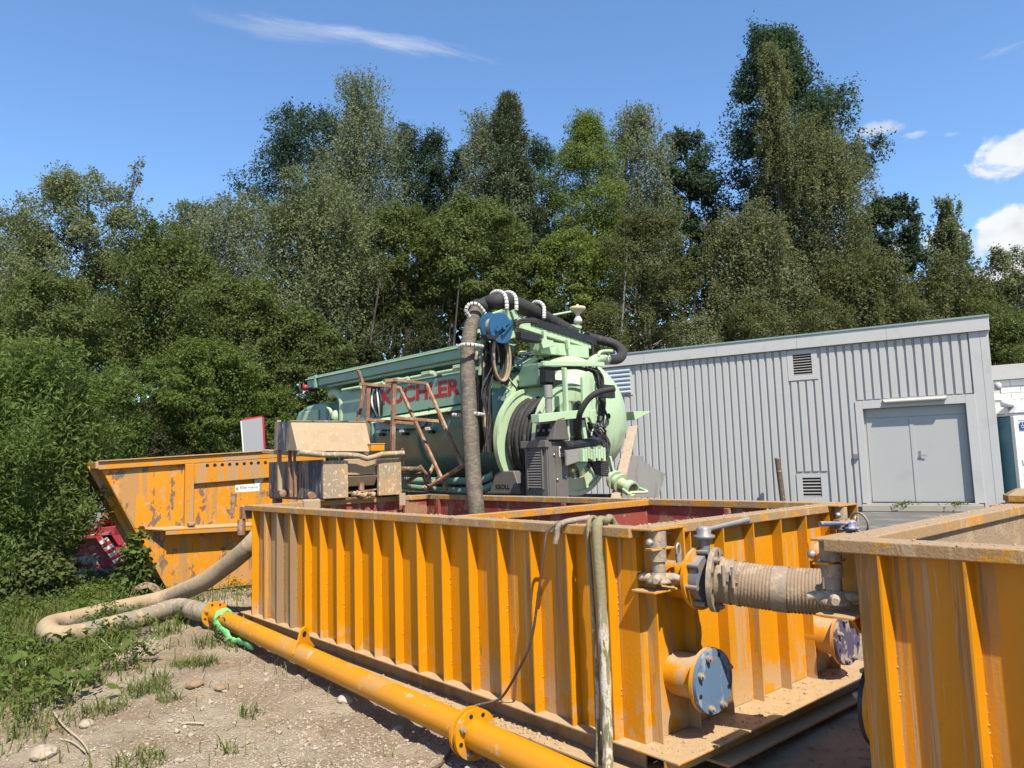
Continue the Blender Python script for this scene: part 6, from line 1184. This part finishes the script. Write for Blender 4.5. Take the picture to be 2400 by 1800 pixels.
hoop([FT.l(at(1076, 814, 9.4)), FT.l(at(1083, 809, 9.3)), FT.l(at(1098, 808, 9.25)), FT.l(at(1116, 810, 9.35)), FT.l(at(1132, 813, 9.55))])
hoop([FT.l(at(1107, 968, 9.25)), FT.l(at(1120, 970, 9.2)), FT.l(at(1134, 972, 9.4))], .024); hoop([FT.l(at(1062, 972, 9.6)), FT.l(at(1078, 973, 9.5))], .024)
g = G(); a = FT.l(at(1110, 833, 9.45)); b_ = FT.l(at(1116, 828, 9.4)); g.tube(spline([FT.l(at(1112, 818, 9.4)), FT.l(at(1117, 828, 9.38)), FT.l(at(1115, 842, 9.4))], 4), .02, 8); g.build('hose_hook', 'plank', tk)
# hydraulic lines
r2 = random.Random(21)
def line(pts, x, r=.011, m='black_rubber', nm='hydraulic_line'):
    g = G(); g.tube(spline([X_(px, py, x + .02 * i) for i, (px, py) in enumerate(pts)], 6), r, 6); g.build(nm, m, tk)
for k in range(12):                              # bundle at the right of the rear frame
    j = lambda s: r2.uniform(-s, s)
    line([(1380 + j(18), 862 + j(4)), (1404 + j(8), 885 + j(10)), (1412 + j(7), 930 + j(10)), (1414 + j(12), 985 + j(8)), (1408 + j(14), 1010 + j(14))], .72 + j(.08), r2.choice((.010, .013, .016)))
for k in range(10):
    line([(1398 + j(22), 1000 + j(14)), (1412 + j(14), 1030 + j(8)), (1420 + j(7), 1060 + j(8)), (1408 + j(14), 1078 + j(4)), (1396 + j(18), 1082 + j(4))], .85 + j(.06), r2.choice((.012, .016)))
for k in range(7): line([(1382 + k * 2, 1076 + k * 5), (1402, 1082 + k * 5), (1424, 1084 + k * 5)], .92, .02)
for k in range(16): g = G(); a = X_(1382 + r2.uniform(0, 36), 975 + r2.uniform(0, 50), .85 + r2.uniform(0, .12)); g.cyl(a, a + np.array([r2.uniform(-.02, .02), r2.uniform(-.05, .05), r2.uniform(.02, .06)]), r2.uniform(.010, .02), 8); g.build('hose_fitting', 'chrome', tk)
for k in range(18):                              # lines over the tank top and down the mast
    x0, y0 = 1150 + r2.uniform(0, 60), 850 + r2.uniform(0, 50)
    line([(x0, y0), (x0 + r2.uniform(10, 30), y0 + r2.uniform(5, 25)), (x0 + r2.uniform(30, 70), y0 + r2.uniform(-5, 20)), (x0 + r2.uniform(60, 110), y0 - r2.uniform(0, 25))], -.2 + r2.uniform(-.1, .3), r2.choice((.008, .011, .014)), 'black_rubber' if k % 4 else 'truck_light')
for k in range(9): line([(1130 + r2.uniform(0, 36), 800 + r2.uniform(0, 20)), (1134 + r2.uniform(0, 30), 850), (1136 + r2.uniform(-8, 16), 905 + r2.uniform(0, 20)), (1138 + r2.uniform(-8, 12), 985), (1136 + r2.uniform(-6, 10), 1060)], .1 + r2.uniform(-.1, .1), r2.choice((.010, .014, .018)), 'black_rubber' if k % 5 else 'hose_mud')
for k in range(8): line([(1270 + r2.uniform(-8, 8), 858 + k), (1300, 864 + r2.uniform(-3, 3)), (1350, 862 + r2.uniform(-3, 3)), (1392 + r2.uniform(-4, 4), 868 + k)], .72, .013)
for k in range(22):
    a = X_(1150 + r2.uniform(0, 95), 845 + r2.uniform(0, 60), -.25 + r2.uniform(0, .3)); s_ = r2.uniform(.02, .07); g = G(); g.box(tuple(a - s_), tuple(a + s_ * np.array([1.2, 1.5, .8]))); g.build('top_fitting', 'truck_light' if k % 3 else 'dark_metal', tk, .008)
for k in range(14):
    a = X_(1195 + r2.uniform(0, 80), 815 + r2.uniform(0, 25), -.1 + r2.uniform(0, .3)); g = G(); g.cyl(a, a + np.array([0, r2.uniform(.05, .2), r2.uniform(-.03, .03)]), r2.uniform(.012, .03), 8); g.build('valve_fitting', 'truck_light' if k % 2 else 'chrome', tk)
for px, py in ((1282, 880), (1300, 905), (1345, 890)): g = G(); a = X_(px, py, .55); g.box((a[0] - .06, a[1] - .08, a[2] - .1), (a[0] + .06, a[1] + .1, a[2] + .08)); g.build('dark_box', 'dark_metal', tk, .01)
g = G(); a, b_ = X_(1246, 905, .3), X_(1340, 862, .3); g.box((-.1, a[1], a[2]), (.45, b_[1], b_[2])); g.build('rear_housing', 'truck_side', tk, .02)

# plank leaning at the truck rear
pk = thing('plank', 'pale wooden plank leaning against the truck rear beside the grey wall', 'plank', tuple(FT.o), FT.yaw)
a, b_ = X_(1484, 1000, .5), X_(1462, 1092, .75); d_ = (b_ - a) / (a[2] - b_[2]); e_ = b_ + d_ * (b_[2] - 1.17); g = G(); g.bar(a, e_, .03, .14, (1, .2, 0)); g.build('board', 'plank', pk, .005)

# ------------------------------------------------------------------ grey heater cabinet
cH = at(1285, 1090, 8.88); FH = Frame(cH[0], cH[1], FT.yaw)
ht = thing('heater_cabinet', 'dark grey louvred heater cabinet with a white and red sticker at the truck rear', 'heater', tuple(FH.o), FH.yaw)
fy = lambda px, py, y=0.0: FH.pl(px, py, 'y', y); fxx = lambda px, py, x=0.0: FH.pl(px, py, 'x', x)
x0 = fy(1232, 1090)[0]; y1 = fxx(1331, 1090)[1]; zt = (fy(1256, 1033)[2]); zch = fxx(1330, 1046)[2]; zb = 1.165
g = G(); g.prism([(x0 + .02, .012, zb), (x0 + .02, y1, zb), (x0 + .02, y1, zch), (x0 + .02, y1 - .07, zt - .02), (x0 + .02, .012, zt - .02)], (-x0 - .02, 0, 0)); g.build('body', 'heater_grey', ht, .006)
g = G(); g.box((x0 - .03, -.05, zt - .085), (.012, .011, zt)); g.build('top_hood', 'heater_grey', ht, .006)
g = G(); g.box((x0, -.01, zb), (-.01, .0115, zt - .086)); fr = g.build('front_frame', 'heater_grey', ht, .004)
lx0, lx1 = x0 + .07, -.08; lz0, lz1 = fy(1262, 1143)[2], fy(1262, 1056)[2]
g = G(); g.box((lx0, -.012, lz0), (lx1, -.0105, lz1)); lv = g.build('louvre_back', 'hole', ht)
ns = 14; hh = (lz1 - lz0) / ns; g = G(); g.prism([(lx0, -.013, hh * .95), (lx0, -.036, hh * .30), (lx0, -.036, .0), (lx0, -.013, hh * .5)], (lx1 - lx0, 0, 0)); me = g.mesh('louvre_slat'); me.materials.append(MATS['heater_slat'])
for k in range(ns): o = link('louvre_slat', me, lv); o.location.z = lz0 + hh * k
g = G()
for a in (lx0 - .018, lx1): g.box((a, -.04, lz0 - .02), (a + .018, -.0105, lz1 + .02))
g.build('louvre_trim', 'heater_grey', lv, .003)
s0, s1 = fxx(1311, 1070, .002), fxx(1323, 1046, .002); g = G(); g.box((.0005, s0[1], s0[2]), (.003, s1[1], s1[2])); sk_ = g.build('sticker', 'sticker', ht)
g = G(); sh = s1[2] - s0[2]
for k in range(4): g.box((.0035, s0[1] + .01, s0[2] + sh * (.08 + .06 * (k % 2) + .0 * k)), (.0042, s0[1] + .03 + .01 * k, s0[2] + sh * (.14 + .06 * (k % 2))))
for k in range(5): g.box((.0035, s0[1] + .012, s0[2] + sh * (.35 + .1 * k)), (.0042, s1[1] - .015 - .008 * (k % 3), s0[2] + sh * (.37 + .1 * k)))
g.build('sticker_print', 'ink_red', sk_)
for px, py in ((1298, 1066), (1306, 1124), (1326, 1118)): g = G(); a = fxx(px, py, .002); g.rev([(.001, .02), (.014, .016), (.018, 0)], a, (1, 0, 0), 10); g.build('lock_knob', 'chrome', ht)
g = G(); a = fxx(1303, 1100, .002); g.box((.0008, a[1] - .001, zb + .1), (.0016, a[1] + .002, zch - .05)); g.build('door_seam', 'hole', ht)
h0, h1 = fy(1236, 1024), fy(1286, 986); g = G(); g.prism([(h0[0], .05, zt), (h0[0] + .02, .10, h1[2] + .02), (h0[0] + .02, .25, h1[2] + .05), (h0[0], .34, zt)], (h1[0] - h0[0] + .02, 0, 0)); hd = g.build('control_head', 'heater_grey', ht, .01)
g = G(); g.prism([(h0[0] + .08, .058, zt + .05), (h0[0] + .08, .087, h1[2] - .03), (h1[0] - .06, .087, h1[2] - .03), (h1[0] - .06, .058, zt + .05)], (0, -.006, 0)); g.build('control_panel', 'hole', hd)
g = G()
for k in range(3): g.cyl((h0[0] + .14 + k * .09, .062, zt + .12), (h0[0] + .14 + k * .09, .045, zt + .12), .016, 10)
g.build('control_knob', 'heater_slat', hd)
# low burner housing with lettering, to the left of the cabinet
bh = thing('burner_housing', 'low dark grey housing with black lettering beside the louvred heater cabinet', 'heater part', tuple(FH.o), FH.yaw, None)
yb = .16; pb = [fy(px, py, yb) for px, py in ((1146, 1158), (1160, 1112), (1170, 1104), (1203, 1104), (1222, 1158))]
g = G(); g.prism(pb, (0, .35, 0)); bo_ = g.build('case', 'heater_grey', bh, .01)
g = G(); lo_, hi_ = min(p[0] for p in pb), max(p[0] for p in pb); g.box((lo_ + .03, yb + .02, 1.165), (hi_ - .03, yb + .33, pb[0][2] - .001)); g.build('foot', 'heater_grey', bh)
t0, t1 = fy(1162, 1146, yb - .002), fy(1194, 1135, yb - .002); textmesh('lettering', 'KROLL', 'hole', t1[0] - t0[0], t1[2] - t0[2], bo_, Matrix.Translation(Vector(t0)) @ Matrix.Rotation(R_(90), 4, 'X'), .03, .001)
g = G(); a = fy(1180, 1102, yb + .1); g.tube(spline([a + np.array([-.05, 0, 0]), a + np.array([-.04, 0, .03]), a + np.array([.04, 0, .03]), a + np.array([.05, 0, 0])], 4), .01, 6); g.build('handle', 'chrome', bo_)

# ------------------------------------------------------------------ stones, grass, weeds
rng = np.random.RandomState(5)
g = G(); r2 = random.Random(31)
cnt = 0
while cnt < 5600:
    px, py = r2.uniform(-40, 1500), r2.uniform(1500, 1840)
    P = onz(px, py, 0.0); x, y = P[0], P[1]
    if F1.l(P)[1] > -.22 and F1.l(P)[0] > -.2: continue
    if r2.random() > (1.0 if x > -2.6 else .35): continue
    s_ = r2.uniform(.004, .012) * (2.4 if r2.random() < .03 else 1); z = float(gz(x, y)); g.blob((x, y, z + s_ * .25), s_, r2, squash=.6); cnt += 1
o = g.build('gravel', 'stone', kind='stuff')
ROCKS = [(810, 1636, .10, 'flat grey stone slab leaning toward the yellow pipe'), (455, 1608, .11, 'smooth brown clod on the dirt right of the grass'), (515, 1612, .07, 'darker clod beside the smooth brown clod'), (205, 1690, .08, 'pale angular stone at the edge of the grass'), (120, 1705, .07, 'brown stone in the bare patch at lower left'), (100, 1765, .12, 'rounded grey-brown stone near the lower left corner'), (400, 1680, .035, 'small dark stone lone on the pale dirt'), (935, 1690, .06, 'grey lump close under the pipe near the coupling'), (1105, 1785, .06, 'stone in the pipe shadow below the coupling'), (448, 1712, .035, 'small round stone left of the bottom middle')]
for k, (px, py, s_, lab) in enumerate(ROCKS):
    P = onz(px, py, 0); g = G(); r3 = random.Random(k + 3); g.blob((0, 0, 0), s_, r3, squash=.55); o = g.build('rock', 'stone' if k not in (1, 2, 4) else 'clod'); o.location = (P[0], P[1], float(gz(P[0], P[1])) + s_ * .2); tag(o, lab, 'stone')
    sb_ = o.modifiers.new('round', 'SUBSURF'); sb_.levels = sb_.render_levels = 1
TW = [([(125, 1668), (150, 1700), (190, 1730), (210, 1765)], .007, 'pale dry stalk lying on the dirt at lower left'), ([(425, 1697), (445, 1692), (478, 1690)], .008, 'short bent root on the dirt at the bottom middle'), ([(140, 1730), (170, 1735), (200, 1757)], .006, 'thin dark twig beside the pale stalk'), ([(990, 1800), (1030, 1782), (1052, 1760), (1058, 1745)], .010, 'grey wire coming out from under the pipe coupling')]
for pp, r, lab in TW:
    P = [onz(px, py, 0) for px, py in pp]; P = [(p[0], p[1], float(gz(p[0], p[1])) + .02) for p in P]; g = G(); g.tube(spline(P, 5), r, 6); o = g.build('twig' if 'wire' not in lab else 'wire', 'dry_stem' if 'pale' in lab or 'root' in lab else 'cable'); tag(o, lab, 'twig' if 'wire' not in lab else 'wire')
def blades(P, h, wd, lean, rng):
    n = len(P); a = rng.uniform(0, 2 * math.pi, n); d = np.stack([np.cos(a), np.sin(a), np.zeros(n)], 1); s = np.stack([-np.sin(a), np.cos(a), np.zeros(n)], 1)
    hh = (h * rng.uniform(.5, 1.25, n))[:, None]; ln = (lean * rng.uniform(.3, 1.3, n))[:, None]; w_ = (wd * rng.uniform(.6, 1.3, n))[:, None]; up = np.array([0, 0, 1.0])
    mid = P + up * hh * .6 + d * ln * hh * .35; tip = P + up * hh * .95 + d * ln * hh
    V = np.stack([P - s * w_, P + s * w_, mid + s * w_ * .8, mid - s * w_ * .8, mid - s * w_ * .8, mid + s * w_ * .8, tip + s * w_ * .08, tip - s * w_ * .08], 1).reshape(-1, 3); return V
def scatter(n, x0, x1, y0, y1, fn):
    x = rng.uniform(x0, x1, n); y = rng.uniform(y0, y1, n); k = rng.rand(n) < fn(x, y); x, y = x[k], y[k]; return np.stack([x, y, gz(x, y)], 1)
vis = lambda x, y: (x > -.76 * y - .6)
def dens(x, y):
    e = x + .10 * y + 1.5 * (fbm(x * 1.3, y * 1.3, 4) - .5) * 2
    d = np.clip((-2.6 - e) / .6, 0, 1) * (.25 + .75 * np.clip((fbm(x * 1.9 + 3, y * 1.9 + 8, 4) - .38) * 6, 0, 1)); patch = np.clip((fbm(x * 2.3 + 7, y * 2.3, 3) - .62) * 7, 0, 1) * np.clip((-1.5 - x) / .8, 0, 1) * .5
    bare = np.clip((y - 5.15 + 1.1 * (fbm(x * 1.7, y * 1.7, 3) - .5)) / .5, .03, 1) * np.where((y > 8.9) & (x > -4.7), .15, 1)   # trampled corner and the strip by the skip
    return np.clip(d + patch, 0, 1) * vis(x, y) * bare
HOSE = np.array([p[:2] for p in sp1 + sp2 + sp3[:60]])
def clear(P): return P[np.min(np.hypot(P[:, None, 0] - HOSE[None, ::3, 0], P[:, None, 1] - HOSE[None, ::3, 1] + .06), 1) > .17]
P = scatter(120000, -11, -1.2, 4.2, 13, dens); P = clear(P); V = blades(P, .15, .0055, .75, rng); F = np.arange(len(V)).reshape(-1, 4)
o = link('grass', rawmesh('grass', V, F, 'grass_blade')); o['kind'] = 'stuff'
P = scatter(60000, -11, -.8, 3.6, 12, lambda x, y: np.clip(dens(x, y) * .5 + .03, 0, 1)); V = blades(P, .11, .004, .9, rng); o = link('dry_grass', rawmesh('dry_grass', V, np.arange(len(V)).reshape(-1, 4), 'grass_dry')); o['kind'] = 'stuff'
C = scatter(2600, -11, -2.2, 4.4, 13, lambda x, y: dens(x, y - .2) * np.clip(.25 + .9 * fbm(x * 1.1, y * 1.1, 3), 0, 1)); C = clear(C); k = rng.randint(0, len(C), 26000)
P = C[k] + np.stack([rng.normal(size=26000) * .07, rng.normal(size=26000) * .07, rng.uniform(.02, .24, 26000)], 1); N = unit(rng.normal(size=P.shape) * .6 + np.array([0, 0, .9]))
V = leaves(P, N, .055, .42, None, rng); o = link('weeds', crown_mesh('weeds', [V], 'leaf_fresh')); o['kind'] = 'stuff'
# single tufts out on the dirt
TU = [(455, 1553, .22, 'grass tuft by the dirt edge right of the hose end', 500), (345, 1615, .20, 'pale green tuft at the grass edge above the bare patch', 500), (245, 1660, .16, 'low grass tuft in front of the pale angular stone', 260), (330, 1775, .16, 'thin grass tuft near the bottom edge', 240), (590, 1668, .08, 'tiny grass tuft alone on the pale dirt', 80), (395, 1640, .10, 'small weed tuft next to the brown clod', 120), (535, 1745, .09, 'wispy weed at the bottom middle', 60)]
for px, py, r, lab, n in TU:
    c = onz(px, py, 0); a = rng.uniform(0, 6.28, n); rr = r * rng.rand(n) ** .5; P = np.stack([rr * np.cos(a), rr * np.sin(a), np.zeros(n)], 1); P[:, 2] = gz(c[0] + P[:, 0], c[1] + P[:, 1]) - gz(c[0], c[1])
    P = P[::2]; V = blades(P, .10, .0035, 1.2, rng); o = link('grass_tuft', rawmesh('grass_tuft', V, np.arange(len(V)).reshape(-1, 4), 'grass_blade')); o.location = (c[0], c[1], float(gz(c[0], c[1]))); tag(o, lab, 'grass tuft')
BW = [(135, 1522, .26, 'big-leaved weed over the bend of the muddy hose'), (200, 1455, .18, 'broad weed leaves lying across the upper hose run'), (165, 1640, .22, 'dark broad-leaved weed at the lower edge of the grass'), (60, 1600, .25, 'leafy weed near the left edge'), (300, 1560, .2, 'leafy weed in the grass below the hose')]
for px, py, r, lab in BW:
    c = onz(px, py, 0); n = 46; P = rng.normal(size=(n, 3)) * np.array([r * .5, r * .5, .02]) + np.array([0, 0, .14]); P[:, 2] = np.abs(P[:, 2] + rng.uniform(-.08, .12, n)); N = unit(rng.normal(size=(n, 3)) * .5 + np.array([0, -.2, 1.0]))
    root = thing('weed', lab, 'weed', (c[0], c[1], float(gz(c[0], c[1])))); V = leaves(P, N, .11, .5, None, rng); link('leaves', crown_mesh('leaves', [V], 'leaf_fresh'), root)
    g = G()
    for k in range(8): g.tube([(0, 0, -.02), tuple(P[k] * .6), tuple(P[k])], .005, 5, False, [1, .8, .5])
    g.build('stem', 'dry_stem', root)
# weeds on the door step
for k, px in enumerate((2120, 2245)):
    c = fb(px, 1200, -.3); c[2] = .19; W_ = FB.w(*c); n = 60; P = rng.normal(size=(n, 3)) * np.array([.16, .08, .05]); P[:, 2] = np.abs(P[:, 2]); N = unit(rng.normal(size=(n, 3)) + np.array([0, 0, .8]))
    o = thing('weed', 'x', 'weed', tuple(W_)); lv_ = link('leaves', crown_mesh('leaves', [leaves(P, N, .10, .4, None, rng)], 'leaf_fresh'), o); lv_['kind'] = 'stuff'; tag(o, ('small weed on the door step left of the door middle', 'small weed on the door step near the right jamb')[k], 'weed')
